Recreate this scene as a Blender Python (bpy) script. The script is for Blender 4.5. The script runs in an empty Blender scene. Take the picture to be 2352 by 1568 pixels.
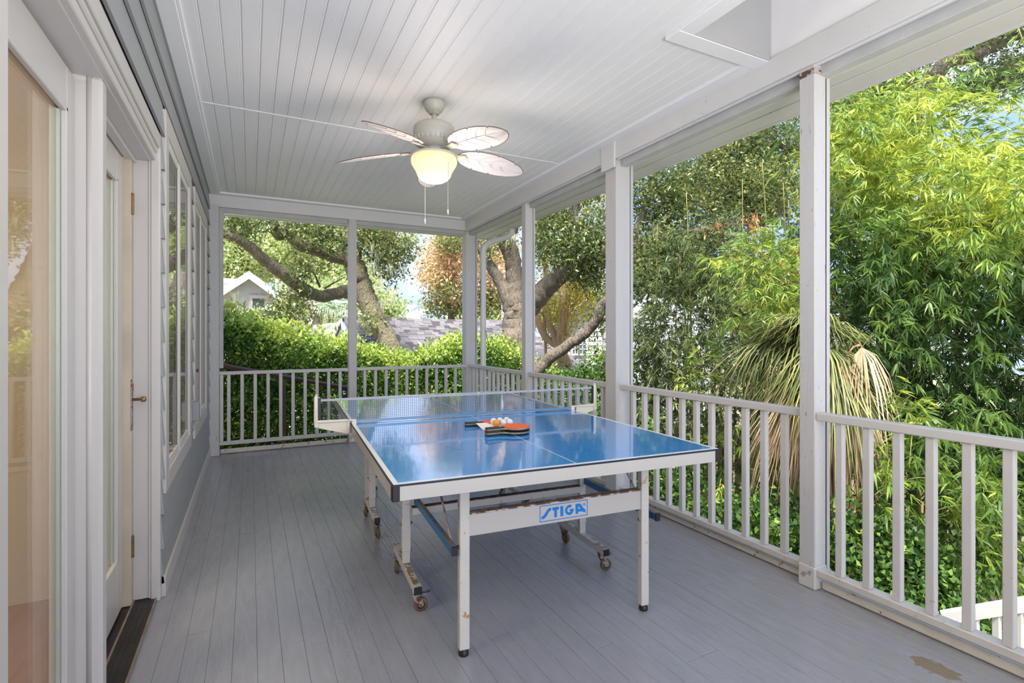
import bpy, math, random
import numpy as np
from mathutils import Vector, Matrix

random.seed(7)
rng = np.random.default_rng(7)
SC = bpy.context.scene
COL = SC.collection
PI = math.pi

# ------------------------------------------------------------------ camera
TH = math.atan(601 / 1194.5)
EYE = 1.297
cam_d = bpy.data.cameras.new('camera')
cam_d.sensor_width = 36.0
cam_d.lens = 1194.5 / 2352 * 36
cam_d.shift_y = -16 / 2352
cam_d.clip_start = 0.02
cam_d.clip_end = 400
cam = bpy.data.objects.new('camera', cam_d)
cam.location = (0, 0, EYE)
cam.rotation_euler = (PI / 2, 0, -TH)
COL.objects.link(cam)
SC.camera = cam

# ------------------------------------------------------------------ world, sun, lamps
world = bpy.data.worlds.new('sky')
SC.world = world
world.use_nodes = True
wt = world.node_tree
wt.nodes.clear()
def wn(t, **kw):
    n = wt.nodes.new(t)
    for k, v in kw.items():
        setattr(n, k, v)
    return n
w_out = wn('ShaderNodeOutputWorld')
w_bg = wn('ShaderNodeBackground')
w_tc = wn('ShaderNodeTexCoord')
w_sep = wn('ShaderNodeSeparateXYZ')
w_ramp = wn('ShaderNodeValToRGB')
w_map = wn('ShaderNodeMapping')
w_map.inputs['Scale'].default_value = (1, 1, 2.6)
w_noise = wn('ShaderNodeTexNoise')
w_noise.inputs['Scale'].default_value = 2.3
w_noise.inputs['Detail'].default_value = 7
w_noise.inputs['Roughness'].default_value = 0.6
w_cr = wn('ShaderNodeValToRGB')
w_cr.color_ramp.elements[0].position = 0.44
w_cr.color_ramp.elements[1].position = 0.66
w_mix = wn('ShaderNodeMix', data_type='RGBA')
w_ramp.color_ramp.elements[0].position = 0.0
w_ramp.color_ramp.elements[0].color = (0.44, 0.56, 0.82, 1)
w_ramp.color_ramp.elements[1].position = 0.6
w_ramp.color_ramp.elements[1].color = (0.20, 0.38, 0.86, 1)
L = wt.links.new
L(w_tc.outputs['Generated'], w_sep.inputs[0])
L(w_sep.outputs['Z'], w_ramp.inputs[0])
L(w_tc.outputs['Generated'], w_map.inputs[0])
L(w_map.outputs[0], w_noise.inputs['Vector'])
L(w_noise.outputs[0], w_cr.inputs[0])
L(w_cr.outputs[0], w_mix.inputs[0])
L(w_ramp.outputs[0], w_mix.inputs[6])
w_mix.inputs[7].default_value = (0.74, 0.78, 0.88, 1)
L(w_mix.outputs[2], w_bg.inputs[0])
w_bg.inputs[1].default_value = 0.95
L(w_bg.outputs[0], w_out.inputs[0])

sun_d = bpy.data.lights.new('sun', 'SUN')
sun_d.energy = 6.4
sun_d.angle = math.radians(18)
sun_d.color = (1.0, 0.95, 0.84)
sun = bpy.data.objects.new('sun', sun_d)
sv = Vector((-0.20, -0.42, 0.90)).normalized()       # towards the sun: over the house, behind the camera
sun.rotation_euler = sv.to_track_quat('Z', 'Y').to_euler()
sun.location = (-6, -8, 14)
COL.objects.link(sun)

def area(name, loc, target, sx, sy, power, color=(1, 1, 1)):
    d = bpy.data.lights.new(name, 'AREA')
    d.shape = 'RECTANGLE'
    d.size, d.size_y = sx, sy
    d.energy = power
    d.color = color
    o = bpy.data.objects.new(name, d)
    o.location = loc
    v = Vector(target) - Vector(loc)
    o.rotation_euler = v.to_track_quat('-Z', 'Y').to_euler()
    COL.objects.link(o)
    return o
area('rear_fill', (1.1, -5.6, 1.9), (1.1, 4.2, 1.6), 3.6, 2.6, 60, (1.0, 0.985, 0.97))  # unseen fill light added behind the camera to brighten the porch
area('ceiling_fill', (0.9, -0.9, 1.25), (1.0, -0.4, 2.9), 1.2, 0.9, 52, (0.97, 0.97, 1.0))  # added upward fill, bounced off the ceiling to lift the porch
area('room_lamp', (-2.2, 1.2, 2.5), (-1.6, 2.2, 0.8), 1.4, 1.4, 46, (1.0, 0.85, 0.68))
area('far_room_lamp', (-2.4, 5.0, 2.6), (-2.4, 5.0, 0), 1.0, 1.0, 25, (1.0, 0.85, 0.68))

SC.view_settings.view_transform = 'Standard'
SC.view_settings.look = 'None'
SC.view_settings.gamma = 1
SC.view_settings.use_curve_mapping = False
SC.view_settings.exposure = 0.84

# ------------------------------------------------------------------ helpers
ABS = {}
CS, SN = math.cos(TH), math.sin(TH)
def at(u, v, d=None, X=None, Y=None, z=None):
    """world point seen at photograph pixel (u, v) at a given depth or on a given plane"""
    a = (u - 1176) / 1194.5
    b = (768 - v) / 1194.5
    D = (SN + a * CS, CS - a * SN, b)
    if X is not None: t = X / D[0]
    elif Y is not None: t = Y / D[1]
    elif z is not None: t = (z - EYE) / b
    else: t = d
    return Vector((D[0] * t, D[1] * t, EYE + D[2] * t))

def tag(o, label=None, cat=None, group=None, kind=None):
    if label: o['label'] = label
    if cat: o['category'] = cat
    if group: o['group'] = group
    if kind: o['kind'] = kind
    return o

def empty(name, loc=(0, 0, 0), rz=0.0):
    o = bpy.data.objects.new(name, None)
    o.empty_display_size = 0.1
    o.location = loc
    o.rotation_euler = (0, 0, rz)
    COL.objects.link(o)
    ABS[o.name] = Vector(loc)
    return o

def mk(name, verts, faces, mat, parent=None, local=False, smooth=False, attr=None, uvs=None):
    """one mesh object; its origin sits at the centre of its bounding box"""
    V = np.asarray(verts, dtype=np.float64).reshape(-1, 3)
    c = (V.max(0) + V.min(0)) / 2
    me = bpy.data.meshes.new(name)
    if isinstance(faces, tuple):          # (loop indices, loop totals) fast path
        li, lt = faces
        me.vertices.add(len(V)); me.vertices.foreach_set('co', (V - c).astype(np.float32).ravel())
        me.loops.add(len(li)); me.loops.foreach_set('vertex_index', np.asarray(li, dtype=np.int32))
        me.polygons.add(len(lt))
        ls = np.zeros(len(lt), dtype=np.int32); ls[1:] = np.cumsum(lt)[:-1]
        me.polygons.foreach_set('loop_start', ls)
        me.update(calc_edges=True)
    else:
        me.from_pydata([tuple(p) for p in (V - c)], [], faces)
    if smooth:
        me.polygons.foreach_set('use_smooth', [True] * len(me.polygons))
    if attr is not None:
        a = me.attributes.new('tint', 'FLOAT', 'POINT')
        a.data.foreach_set('value', np.asarray(attr, dtype=np.float32))
    me.materials.append(mat)
    o = bpy.data.objects.new(name, me)
    cv = Vector(c)
    if parent is not None:
        o.parent = parent
        if not local:
            cv = cv - ABS[parent.name]
    o.location = cv
    ABS[o.name] = Vector(c) if not local else (ABS[parent.name] + Vector(c))
    COL.objects.link(o)
    return o

def inst(src, name, loc, rot=(0, 0, 0), scale=(1, 1, 1), parent=None, mat=None):
    """another object on shared mesh data; loc is a world position"""
    o = bpy.data.objects.new(name, src.data if hasattr(src, 'data') else src)
    l = Vector(loc)
    if parent is not None:
        o.parent = parent
        l = l - ABS[parent.name]
    o.location = l
    o.rotation_euler = rot
    o.scale = scale
    COL.objects.link(o)
    return o

class G:
    """collects simple solids into one mesh"""
    def __init__(s): s.v = []; s.f = []
    def add(s, vs, fs):
        n = len(s.v); s.v += [tuple(p) for p in vs]; s.f += [tuple(i + n for i in f) for f in fs]; return s
    def box(s, x0, x1, y0, y1, z0, z1, M=None):
        vs = [(x, y, z) for z in (z0, z1) for y in (y0, y1) for x in (x0, x1)]
        if M is not None: vs = [tuple(M @ Vector(p)) for p in vs]
        return s.add(vs, [(0, 2, 3, 1), (4, 5, 7, 6), (0, 1, 5, 4), (2, 6, 7, 3), (0, 4, 6, 2), (1, 3, 7, 5)])
    def cbox(s, x0, x1, y0, y1, z0, z1, b=0.002):
        """box with chamfered edges"""
        b = min(b, (x1 - x0) / 3, (y1 - y0) / 3, (z1 - z0) / 3)
        vs = []
        for z, i in ((z0, 0), (z1, 1)):
            for y, j in ((y0, 0), (y1, 1)):
                for x, k in ((x0, 0), (x1, 1)):
                    dx = b if k == 0 else -b; dy = b if j == 0 else -b; dz = b if i == 0 else -b
                    vs += [(x, y + dy, z + dz), (x + dx, y, z + dz), (x + dx, y + dy, z)]
        def q(i, j, k, a): return 3 * (i * 4 + j * 2 + k) + a
        f = []
        f += [(q(0,0,0,0), q(1,0,0,0), q(1,1,0,0), q(0,1,0,0)), (q(0,0,1,0), q(0,1,1,0), q(1,1,1,0), q(1,0,1,0))]
        f += [(q(0,0,0,1), q(0,0,1,1), q(1,0,1,1), q(1,0,0,1)), (q(0,1,0,1), q(1,1,0,1), q(1,1,1,1), q(0,1,1,1))]
        f += [(q(0,0,0,2), q(0,1,0,2), q(0,1,1,2), q(0,0,1,2)), (q(1,0,0,2), q(1,0,1,2), q(1,1,1,2), q(1,1,0,2))]
        for j in (0, 1):
            for k in (0, 1):
                e = (q(0,j,k,0), q(0,j,k,1), q(1,j,k,1), q(1,j,k,0)); f.append(e if (j ^ k) == 0 else e[::-1])
        for i in (0, 1):
            for k in (0, 1):
                e = (q(i,0,k,2), q(i,0,k,0), q(i,1,k,0), q(i,1,k,2)); f.append(e if (i ^ k) == 0 else e[::-1])
            for j in (0, 1):
                e = (q(i,j,0,1), q(i,j,0,2), q(i,j,1,2), q(i,j,1,1)); f.append(e if (i ^ j) == 0 else e[::-1])
        for i in (0, 1):
            for j in (0, 1):
                for k in (0, 1):
                    e = (q(i,j,k,0), q(i,j,k,2), q(i,j,k,1)); f.append(e if (i ^ j ^ k) == 0 else e[::-1])
        return s.add(vs, f)
    def lathe(s, prof, c=(0, 0, 0), n=32, axis='z', M=None):
        vs, fs = [], []
        for (r, h) in prof:
            for i in range(n):
                a = 2 * PI * i / n
                p = (r * math.cos(a), r * math.sin(a), h)
                if axis == 'x': p = (p[2], p[0], p[1])
                if axis == 'y': p = (p[0], p[2], p[1])
                p = Vector(p) + Vector(c)
                if M is not None: p = M @ p
                vs.append(tuple(p))
        for k in range(len(prof) - 1):
            for i in range(n):
                j = (i + 1) % n
                fs.append((k * n + i, k * n + j, (k + 1) * n + j, (k + 1) * n + i))
        if prof[0][0] > 1e-5: fs.append(tuple(range(n))[::-1])
        if prof[-1][0] > 1e-5: fs.append(tuple((len(prof) - 1) * n + i for i in range(n)))
        return s.add(vs, fs)
    def tube(s, pts, rad, n=8, wob=0.0, close=True):
        pts = [Vector(p) for p in pts]
        if not hasattr(rad, '__len__'): rad = [rad] * len(pts)
        vs, fs = [], []
        up = Vector((0.13, 0.21, 1)).normalized()
        prev = None
        for k, p in enumerate(pts):
            t = (pts[min(k + 1, len(pts) - 1)] - pts[max(k - 1, 0)]).normalized()
            if prev is None:
                a = up if abs(t.dot(up)) < 0.9 else Vector((1, 0, 0))
                x = t.cross(a).normalized()
            else:
                x = (prev - t * prev.dot(t)).normalized()
            prev = x
            y = t.cross(x)
            for i in range(n):
                an = 2 * PI * i / n
                r = rad[k] * (1 + wob * random.uniform(-1, 1))
                vs.append(tuple(p + x * (r * math.cos(an)) + y * (r * math.sin(an))))
        for k in range(len(pts) - 1):
            for i in range(n):
                j = (i + 1) % n
                fs.append((k * n + i, k * n + j, (k + 1) * n + j, (k + 1) * n + i))
        if close:
            fs.append(tuple(range(n))[::-1]); fs.append(tuple((len(pts) - 1) * n + i for i in range(n)))
        return s.add(vs, fs)
    def prism(s, poly, z0, z1, M=None):
        n = len(poly)
        vs = [(x, y, z0) for x, y in poly] + [(x, y, z1) for x, y in poly]
        if M is not None: vs = [tuple(M @ Vector(p)) for p in vs]
        fs = [tuple(range(n))[::-1], tuple(range(n, 2 * n))] + [(i, (i + 1) % n, n + (i + 1) % n, n + i) for i in range(n)]
        return s.add(vs, fs)
    def mk(s, name, mat, parent=None, local=False, smooth=False):
        return mk(name, s.v, s.f, mat, parent, local, smooth)

def box(name, x0, x1, y0, y1, z0, z1, mat, parent=None, local=False, b=0.0):
    g = G()
    (g.cbox(x0, x1, y0, y1, z0, z1, b) if b else g.box(x0, x1, y0, y1, z0, z1))
    return g.mk(name, mat, parent, local)

def smooth_path(pts, per=6):
    P = [Vector(p[:3]) for p in pts]; R = [p[3] for p in pts]
    out, rr = [], []
    for i in range(len(P) - 1):
        p0, p1, p2, p3 = P[max(i - 1, 0)], P[i], P[i + 1], P[min(i + 2, len(P) - 1)]
        for k in range(per):
            t = k / per
            q = 0.5 * ((2 * p1) + (p2 - p0) * t + (2 * p0 - 5 * p1 + 4 * p2 - p3) * t * t + (3 * p1 - p0 - 3 * p2 + p3) * t ** 3)
            out.append(q); rr.append(R[i] * (1 - t) + R[i + 1] * t)
    out.append(P[-1]); rr.append(R[-1])
    return out, rr

# ------------------------------------------------------------------ materials
def mat(name, col, rough=0.5, metal=0.0, spec=0.5, bump=0.0, bscale=60, var=0.0, vscale=8, speck=0.0, speck_col=(0.1, 0.08, 0.05),
        speck_scale=45, rust=0.0, rust_col=(0.30, 0.13, 0.04), coat=0.0, stretch=(1, 1, 1), top_rust=0.0, alpha=1.0, emit=None, estr=0):
    m = bpy.data.materials.new(name)
    m.use_nodes = True
    nt = m.node_tree; N = nt.nodes; K = nt.links.new
    b = N['Principled BSDF']
    b.inputs['Roughness'].default_value = rough
    b.inputs['Metallic'].default_value = metal
    b.inputs['Specular IOR Level'].default_value = spec
    b.inputs['Coat Weight'].default_value = coat
    b.inputs['Alpha'].default_value = alpha
    tc = N.new('ShaderNodeTexCoord'); mp = N.new('ShaderNodeMapping')
    mp.inputs['Scale'].default_value = stretch
    geo = N.new('ShaderNodeNewGeometry')
    K(geo.outputs['Position'], mp.inputs[0])
    def noise(sc, det=4):
        n = N.new('ShaderNodeTexNoise'); n.inputs['Scale'].default_value = sc; n.inputs['Detail'].default_value = det
        K(mp.outputs[0], n.inputs['Vector']); return n.outputs[0]
    def thr(sock, a, c):
        r = N.new('ShaderNodeMapRange'); r.inputs[1].default_value = a; r.inputs[2].default_value = c; K(sock, r.inputs[0]); return r.outputs[0]
    def mixc(fac, a, c):
        x = N.new('ShaderNodeMix'); x.data_type = 'RGBA'; K(fac, x.inputs[0])
        if isinstance(a, tuple): x.inputs[6].default_value = (*a[:3], 1)
        else: K(a, x.inputs[6])
        x.inputs[7].default_value = (*c[:3], 1); return x.outputs[2]
    cur = tuple(col)
    if var > 0:
        cur = mixc(thr(noise(vscale), 0.2, 0.8), tuple(c * (1 + var) for c in col), tuple(c * (1 - var) for c in col))
    if speck > 0:
        cur = mixc(thr(noise(speck_scale, 3), 1 - speck - 0.02, 1 - speck + 0.03), cur, speck_col)
    if rust > 0:
        cur = mixc(thr(noise(34, 6), 1 - rust - 0.03, 1 - rust + 0.06), cur, rust_col)
    if top_rust > 0:
        s = N.new('ShaderNodeSeparateXYZ'); K(geo.outputs['Normal'], s.inputs[0])
        ml = N.new('ShaderNodeMath'); ml.operation = 'MULTIPLY'
        K(thr(s.outputs[2], 0.7, 0.9), ml.inputs[0]); K(thr(noise(26, 6), 0.62 - 0.25 * top_rust, 0.75 - 0.25 * top_rust), ml.inputs[1])
        cur = mixc(ml.outputs[0], cur, (0.27, 0.15, 0.06))
    if isinstance(cur, tuple): b.inputs['Base Color'].default_value = (*cur, 1)
    else: K(cur, b.inputs['Base Color'])
    if bump > 0:
        bp = N.new('ShaderNodeBump'); bp.inputs['Strength'].default_value = bump; bp.inputs['Distance'].default_value = 0.004
        K(noise(bscale, 5), bp.inputs['Height']); K(bp.outputs[0], b.inputs['Normal'])
    if emit:
        b.inputs['Emission Color'].default_value = (*emit, 1); b.inputs['Emission Strength'].default_value = estr
    return m

WHITE = mat('white paint', (0.68, 0.675, 0.68), 0.42, bump=0.10, bscale=70, var=0.02, speck=0.27, speck_scale=55, speck_col=(0.32, 0.29, 0.26))
POSTW = mat('post paint', (0.57, 0.562, 0.56), 0.45, bump=0.35, bscale=26, var=0.03, stretch=(3, 3, 0.4), speck=0.29, speck_scale=40, speck_col=(0.25, 0.23, 0.21))
RAILW = mat('rail paint', (0.60, 0.588, 0.572), 0.45, bump=0.2, bscale=60, var=0.03, top_rust=0.0, speck=0.27, speck_scale=34, speck_col=(0.45, 0.36, 0.26))
RAILB = mat('dusty bottom rail paint', (0.60, 0.57, 0.525), 0.5, bump=0.2, bscale=60, var=0.08, vscale=14, speck=0.30, speck_scale=30, speck_col=(0.42, 0.33, 0.23))
SHOEW = mat('dirty shoe paint', (0.66, 0.62, 0.54), 0.55, bump=0.4, bscale=50, var=0.12, vscale=12, speck=0.33, speck_scale=26, speck_col=(0.22, 0.16, 0.10))
CEILW = mat('ceiling paint', (0.88, 0.88, 0.90), 0.5, bump=0.10, bscale=90, var=0.015, speck=0.22, speck_scale=40, speck_col=(0.3, 0.3, 0.3))
TRIMW = mat('door trim vinyl', (0.58, 0.55, 0.525), 0.35, bump=0.03, bscale=120, var=0.01, speck=0.22, speck_scale=60, speck_col=(0.4, 0.36, 0.3))
WINW = mat('window vinyl', (0.70, 0.685, 0.66), 0.35, var=0.02, top_rust=0.5)
STRIPG = mat('grey stop', (0.50, 0.51, 0.51), 0.6, bump=0.3, bscale=50, var=0.1)  # mid grey with slight random variation
SIDING = mat('siding paint', (0.33, 0.345, 0.355), 0.55, bump=0.6, bscale=30, stretch=(1, 0.25, 1.4), var=0.04)
DARK = mat('dark void', (0.02, 0.018, 0.016), 0.8)
SILL = mat('bronze threshold', (0.030, 0.024, 0.020), 0.38, metal=0.2, bump=0.3, bscale=30, var=0.5, vscale=14, spec=0.35)
SILLE = mat('threshold edge', (0.34, 0.26, 0.19), 0.35, metal=0.5, var=0.4, vscale=20)
BRASS = mat('old brass', (0.30, 0.20, 0.08), 0.4, metal=0.8, var=0.3, rust=0.4)
RUSTM = mat('rusty steel', (0.42, 0.38, 0.34), 0.5, metal=0.5, var=0.2, rust=0.5, rust_col=(0.2, 0.08, 0.04))
TWHITE = mat('table enamel', (0.64, 0.615, 0.575), 0.32, bump=0.02, rust=0.335, rust_col=(0.50, 0.24, 0.07), top_rust=0.7)
TAPRON = mat('apron enamel', (0.54, 0.52, 0.495), 0.3, bump=0.02)
TBLUE = mat('strut blue', (0.02, 0.16, 0.36), 0.35, top_rust=0.9)
BLACK = mat('black plastic', (0.012, 0.012, 0.014), 0.4)
LINEW = mat('table line', (0.78, 0.80, 0.84), 0.28)
CREAM = mat('cream plastic', (0.76, 0.72, 0.62), 0.4, var=0.04, speck=0.25)
CAST = mat('caster steel', (0.38, 0.36, 0.34), 0.42, metal=0.6, var=0.2, rust=0.47, rust_col=(0.16, 0.07, 0.04))
TYRE = mat('caster tyre', (0.14, 0.10, 0.05), 0.45, var=0.2)
HUB = mat('caster hub', (0.60, 0.57, 0.45), 0.45)
LOGO = mat('logo blue', (0.0, 0.20, 0.66), 0.4)
FANW = mat('fan enamel', (0.50, 0.485, 0.43), 0.38, speck=0.25, speck_scale=50, speck_col=(0.25, 0.16, 0.1))
BLADEW = mat('fan blade', (0.66, 0.63, 0.66), 0.42, bump=0.05)
BLADEE = mat('blade edge', (0.16, 0.12, 0.10), 0.6)
WOODB = mat('dark wood rail', (0.07, 0.04, 0.028), 0.55, var=0.2)
METALG = mat('grey box', (0.30, 0.32, 0.34), 0.5)
ORANGE = mat('orange rubber', (0.78, 0.13, 0.025), 0.55, bump=0.12, bscale=300, var=0.06)
BATE = mat('bat edge', (0.30, 0.25, 0.17), 0.6, var=0.3, vscale=60)
BATB = mat('bat black', (0.03, 0.028, 0.026), 0.5, var=0.3)
REDP = mat('red rubber', (0.80, 0.10, 0.08), 0.5)
BALLO = mat('orange ball', (0.95, 0.33, 0.02), 0.4)
BALLW = mat('white ball', (0.85, 0.84, 0.82), 0.35)
PAPER = mat('card', (0.82, 0.80, 0.78), 0.5)
NETM = mat('net thread', (0.05, 0.07, 0.10), 0.7)
TAPE = mat('net tape', (0.45, 0.44, 0.50), 0.6)
GUTTER = mat('gutter white', (0.78, 0.78, 0.78), 0.35)
HOUSEW = mat('house white', (0.60, 0.585, 0.56), 0.6, var=0.03)
HOUSEL = mat('house pale blue', (0.62, 0.70, 0.78), 0.6)
ROOFB = mat('roof blue grey', (0.26, 0.32, 0.36), 0.7, var=0.08)
WINDK = mat('far window glass', (0.10, 0.13, 0.14), 0.08)
BARK = mat('oak bark', (0.20, 0.155, 0.125), 0.9, bump=1.0, bscale=16, stretch=(2.2, 2.2, 0.7), var=0.45, vscale=10, speck=0.40, speck_scale=26, speck_col=(0.24, 0.25, 0.15))
for n_ in BARK.node_tree.nodes:
    if n_.type == 'BUMP': n_.inputs['Distance'].default_value = 0.05
BARKM = mat('mossy bark', (0.20, 0.155, 0.12), 0.9, bump=1.0, bscale=18, stretch=(2.0, 2.0, 0.8), var=0.5, vscale=12, speck=0.45, speck_scale=22, speck_col=(0.20, 0.23, 0.08))
for n_ in BARKM.node_tree.nodes:
    if n_.type == 'BUMP': n_.inputs['Distance'].default_value = 0.05
MYRT = mat('myrtle bark', (0.52, 0.36, 0.22), 0.7, var=0.18, vscale=6)
CULM = mat('bamboo culm', (0.30, 0.27, 0.08), 0.5, var=0.35, vscale=4)
CULMO = mat('orange cane', (0.55, 0.25, 0.06), 0.5, var=0.2)
STEMB = mat('shrub stem', (0.14, 0.10, 0.07), 0.8, var=0.2)
PALMT = mat('palm trunk', (0.36, 0.26, 0.17), 0.9, bump=0.8, bscale=20, var=0.3)
GROUND = mat('ground litter', (0.34, 0.30, 0.20), 0.95, bump=0.8, bscale=8, var=0.5, vscale=3)
FENCEW = mat('fence wood', (0.42, 0.28, 0.15), 0.8, var=0.15, vscale=3, stretch=(1, 1, 0.2))
BEIGE = mat('beige wall', (0.62, 0.50, 0.38), 0.7)
INWOOD = mat('oak floor', (0.34, 0.16, 0.08), 0.3, var=0.25, vscale=6, stretch=(6, 0.8, 1))
CURT = mat('curtain', (0.70, 0.60, 0.47), 0.8, var=0.03)

def leafmat(name, c0, c1, c2, trans=0.35, rough=0.42, spec=0.4):
    m = bpy.data.materials.new(name); m.use_nodes = True
    nt = m.node_tree; N = nt.nodes; K = nt.links.new
    b = N['Principled BSDF']; out = N['Material Output']
    a = N.new('ShaderNodeAttribute'); a.attribute_name = 'tint'
    r = N.new('ShaderNodeValToRGB')
    r.color_ramp.elements[0].color = (*c0, 1); r.color_ramp.elements[0].position = 0.1
    r.color_ramp.elements[1].color = (*c2, 1); r.color_ramp.elements[1].position = 0.95
    e = r.color_ramp.elements.new(0.5); e.color = (*c1, 1)
    K(a.outputs['Fac'], r.inputs[0]); K(r.outputs[0], b.inputs['Base Color'])
    b.inputs['Roughness'].default_value = rough; b.inputs['Specular IOR Level'].default_value = spec
    t = N.new('ShaderNodeBsdfTranslucent'); K(r.outputs[0], t.inputs[0])
    x = N.new('ShaderNodeMixShader'); x.inputs[0].default_value = trans
    K(b.outputs[0], x.inputs[1]); K(t.outputs[0], x.inputs[2]); K(x.outputs[0], out.inputs[0])
    return m
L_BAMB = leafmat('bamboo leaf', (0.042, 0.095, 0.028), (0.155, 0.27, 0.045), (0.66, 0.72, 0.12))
L_BAMD = leafmat('dark bamboo leaf', (0.035, 0.060, 0.026), (0.105, 0.150, 0.045), (0.26, 0.30, 0.09))
L_OAK = leafmat('oak leaf', (0.07, 0.12, 0.05), (0.19, 0.25, 0.085), (0.52, 0.50, 0.16))
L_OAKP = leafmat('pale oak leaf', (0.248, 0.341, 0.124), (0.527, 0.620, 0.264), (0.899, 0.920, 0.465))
L_AUT = leafmat('autumn leaf', (0.40, 0.36, 0.15), (0.80, 0.52, 0.32), (0.92, 0.74, 0.36))
L_MYR = leafmat('myrtle leaf', (0.248, 0.310, 0.078), (0.589, 0.558, 0.093), (0.920, 0.651, 0.062))
L_HEDGE = leafmat('hedge leaf', (0.028, 0.075, 0.022), (0.120, 0.270, 0.036), (0.58, 0.70, 0.16))
L_PRIV = leafmat('privet leaf', (0.030, 0.075, 0.025), (0.105, 0.220, 0.045), (0.40, 0.58, 0.12))
L_PALM = leafmat('palm leaf', (0.05, 0.08, 0.032), (0.15, 0.20, 0.07), (0.46, 0.44, 0.18))
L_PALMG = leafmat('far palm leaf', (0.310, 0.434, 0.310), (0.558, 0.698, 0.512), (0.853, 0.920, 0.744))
L_DEAD = leafmat('dead palm leaf', (0.26, 0.15, 0.08), (0.52, 0.34, 0.20), (0.74, 0.56, 0.38), trans=0.15, rough=0.7)
L_DEADO = leafmat('dead oak leaf', (0.434, 0.155, 0.078), (0.744, 0.310, 0.155), (0.920, 0.496, 0.279), trans=0.2)
L_MOSS = leafmat('spanish moss', (0.341, 0.357, 0.232), (0.558, 0.589, 0.403), (0.806, 0.806, 0.589), trans=0.2, rough=0.9)

# floor paint: blue grey enamel, worn, glossy
def floor_mat():
    m = mat('porch floor enamel', (0.32, 0.32, 0.345), 0.30, spec=0.75, var=0.09, vscale=28, stretch=(1, 0.2, 1))
    nt = m.node_tree; N = nt.nodes; K = nt.links.new; b = N['Principled BSDF']
    geo = N.new('ShaderNodeNewGeometry')
    mp = N.new('ShaderNodeMapping'); mp.inputs['Scale'].default_value = (1, 0.16, 1); K(geo.outputs['Position'], mp.inputs[0])
    n1 = N.new('ShaderNodeTexNoise'); n1.inputs['Scale'].default_value = 60; n1.inputs['Detail'].default_value = 4; K(mp.outputs[0], n1.inputs['Vector'])
    n2 = N.new('ShaderNodeTexNoise'); n2.inputs['Scale'].default_value = 38; n2.inputs['Detail'].default_value = 3; K(geo.outputs['Position'], n2.inputs['Vector'])
    ad = N.new('ShaderNodeMath'); ad.operation = 'ADD'; K(n1.outputs[0], ad.inputs[0]); K(n2.outputs[0], ad.inputs[1])
    bp = N.new('ShaderNodeBump'); bp.inputs['Strength'].default_value = 0.40; bp.inputs['Distance'].default_value = 0.005
    K(ad.outputs[0], bp.inputs['Height']); K(bp.outputs[0], b.inputs['Normal'])
    n3 = N.new('ShaderNodeTexNoise'); n3.inputs['Scale'].default_value = 1.6; n3.inputs['Detail'].default_value = 3; K(geo.outputs['Position'], n3.inputs['Vector'])
    r = N.new('ShaderNodeMapRange'); r.inputs[1].default_value = 0.15; r.inputs[2].default_value = 0.85; r.inputs[3].default_value = 0.10; r.inputs[4].default_value = 0.42
    K(n3.outputs[0], r.inputs[0]); b.inputs['Roughness'].default_value = 0.23
    # one worn patch of bare wood by the near railing
    old = b.inputs['Base Color'].links[0].from_socket
    vd = N.new('ShaderNodeVectorMath'); vd.operation = 'DISTANCE'
    ms = N.new('ShaderNodeMapping'); ms.inputs['Scale'].default_value = (1.5, 1, 0)
    K(geo.outputs['Position'], ms.inputs[0]); K(ms.outputs[0], vd.inputs[0])
    p = at(2150, 1535, z=0); vd.inputs[1].default_value = (p.x * 1.5, p.y, 0)
    n4 = N.new('ShaderNodeTexNoise'); n4.inputs['Scale'].default_value = 22; n4.inputs['Detail'].default_value = 6; K(geo.outputs['Position'], n4.inputs['Vector'])
    q = N.new('ShaderNodeMath'); q.operation = 'MULTIPLY_ADD'; K(n4.outputs[0], q.inputs[0]); q.inputs[1].default_value = 0.16; K(vd.outputs['Value'], q.inputs[2])
    rr = N.new('ShaderNodeMapRange'); rr.inputs[1].default_value = 0.165; rr.inputs[2].default_value = 0.15; K(q.outputs[0], rr.inputs[0])
    x = N.new('ShaderNodeMix'); x.data_type = 'RGBA'; K(rr.outputs[0], x.inputs[0]); K(old, x.inputs[6]); x.inputs[7].default_value = (0.24, 0.19, 0.13, 1)
    K(x.outputs[2], b.inputs['Base Color'])
    return m
FLOORM = floor_mat()

def table_mat():
    m = mat('table top blue', (0.008, 0.30, 0.84), 0.12, spec=0.6, coat=1.0)
    nt = m.node_tree; N = nt.nodes; K = nt.links.new; b = N['Principled BSDF']
    b.inputs['Coat Roughness'].default_value = 0.05
    geo = N.new('ShaderNodeNewGeometry')
    n2 = N.new('ShaderNodeTexNoise'); n2.inputs['Scale'].default_value = 11; n2.inputs['Detail'].default_value = 3; K(geo.outputs['Position'], n2.inputs['Vector'])
    bp = N.new('ShaderNodeBump'); bp.inputs['Strength'].default_value = 0.08; bp.inputs['Distance'].default_value = 0.004
    K(n2.outputs[0], bp.inputs['Height']); K(bp.outputs[0], b.inputs['Normal']); K(bp.outputs[0], b.inputs['Coat Normal'])
    # dirt specks
    n4 = N.new('ShaderNodeTexNoise'); n4.inputs['Scale'].default_value = 75; n4.inputs['Detail'].default_value = 1; K(geo.outputs['Position'], n4.inputs['Vector'])
    rr = N.new('ShaderNodeMapRange'); rr.inputs[1].default_value = 0.735; rr.inputs[2].default_value = 0.77; K(n4.outputs[0], rr.inputs[0])
    x = N.new('ShaderNodeMix'); x.data_type = 'RGBA'; K(rr.outputs[0], x.inputs[0])
    x.inputs[6].default_value = (0.008, 0.30, 0.84, 1); x.inputs[7].default_value = (0.05, 0.08, 0.14, 1); K(x.outputs[2], b.inputs['Base Color'])
    return m
TTOP = table_mat()

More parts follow.
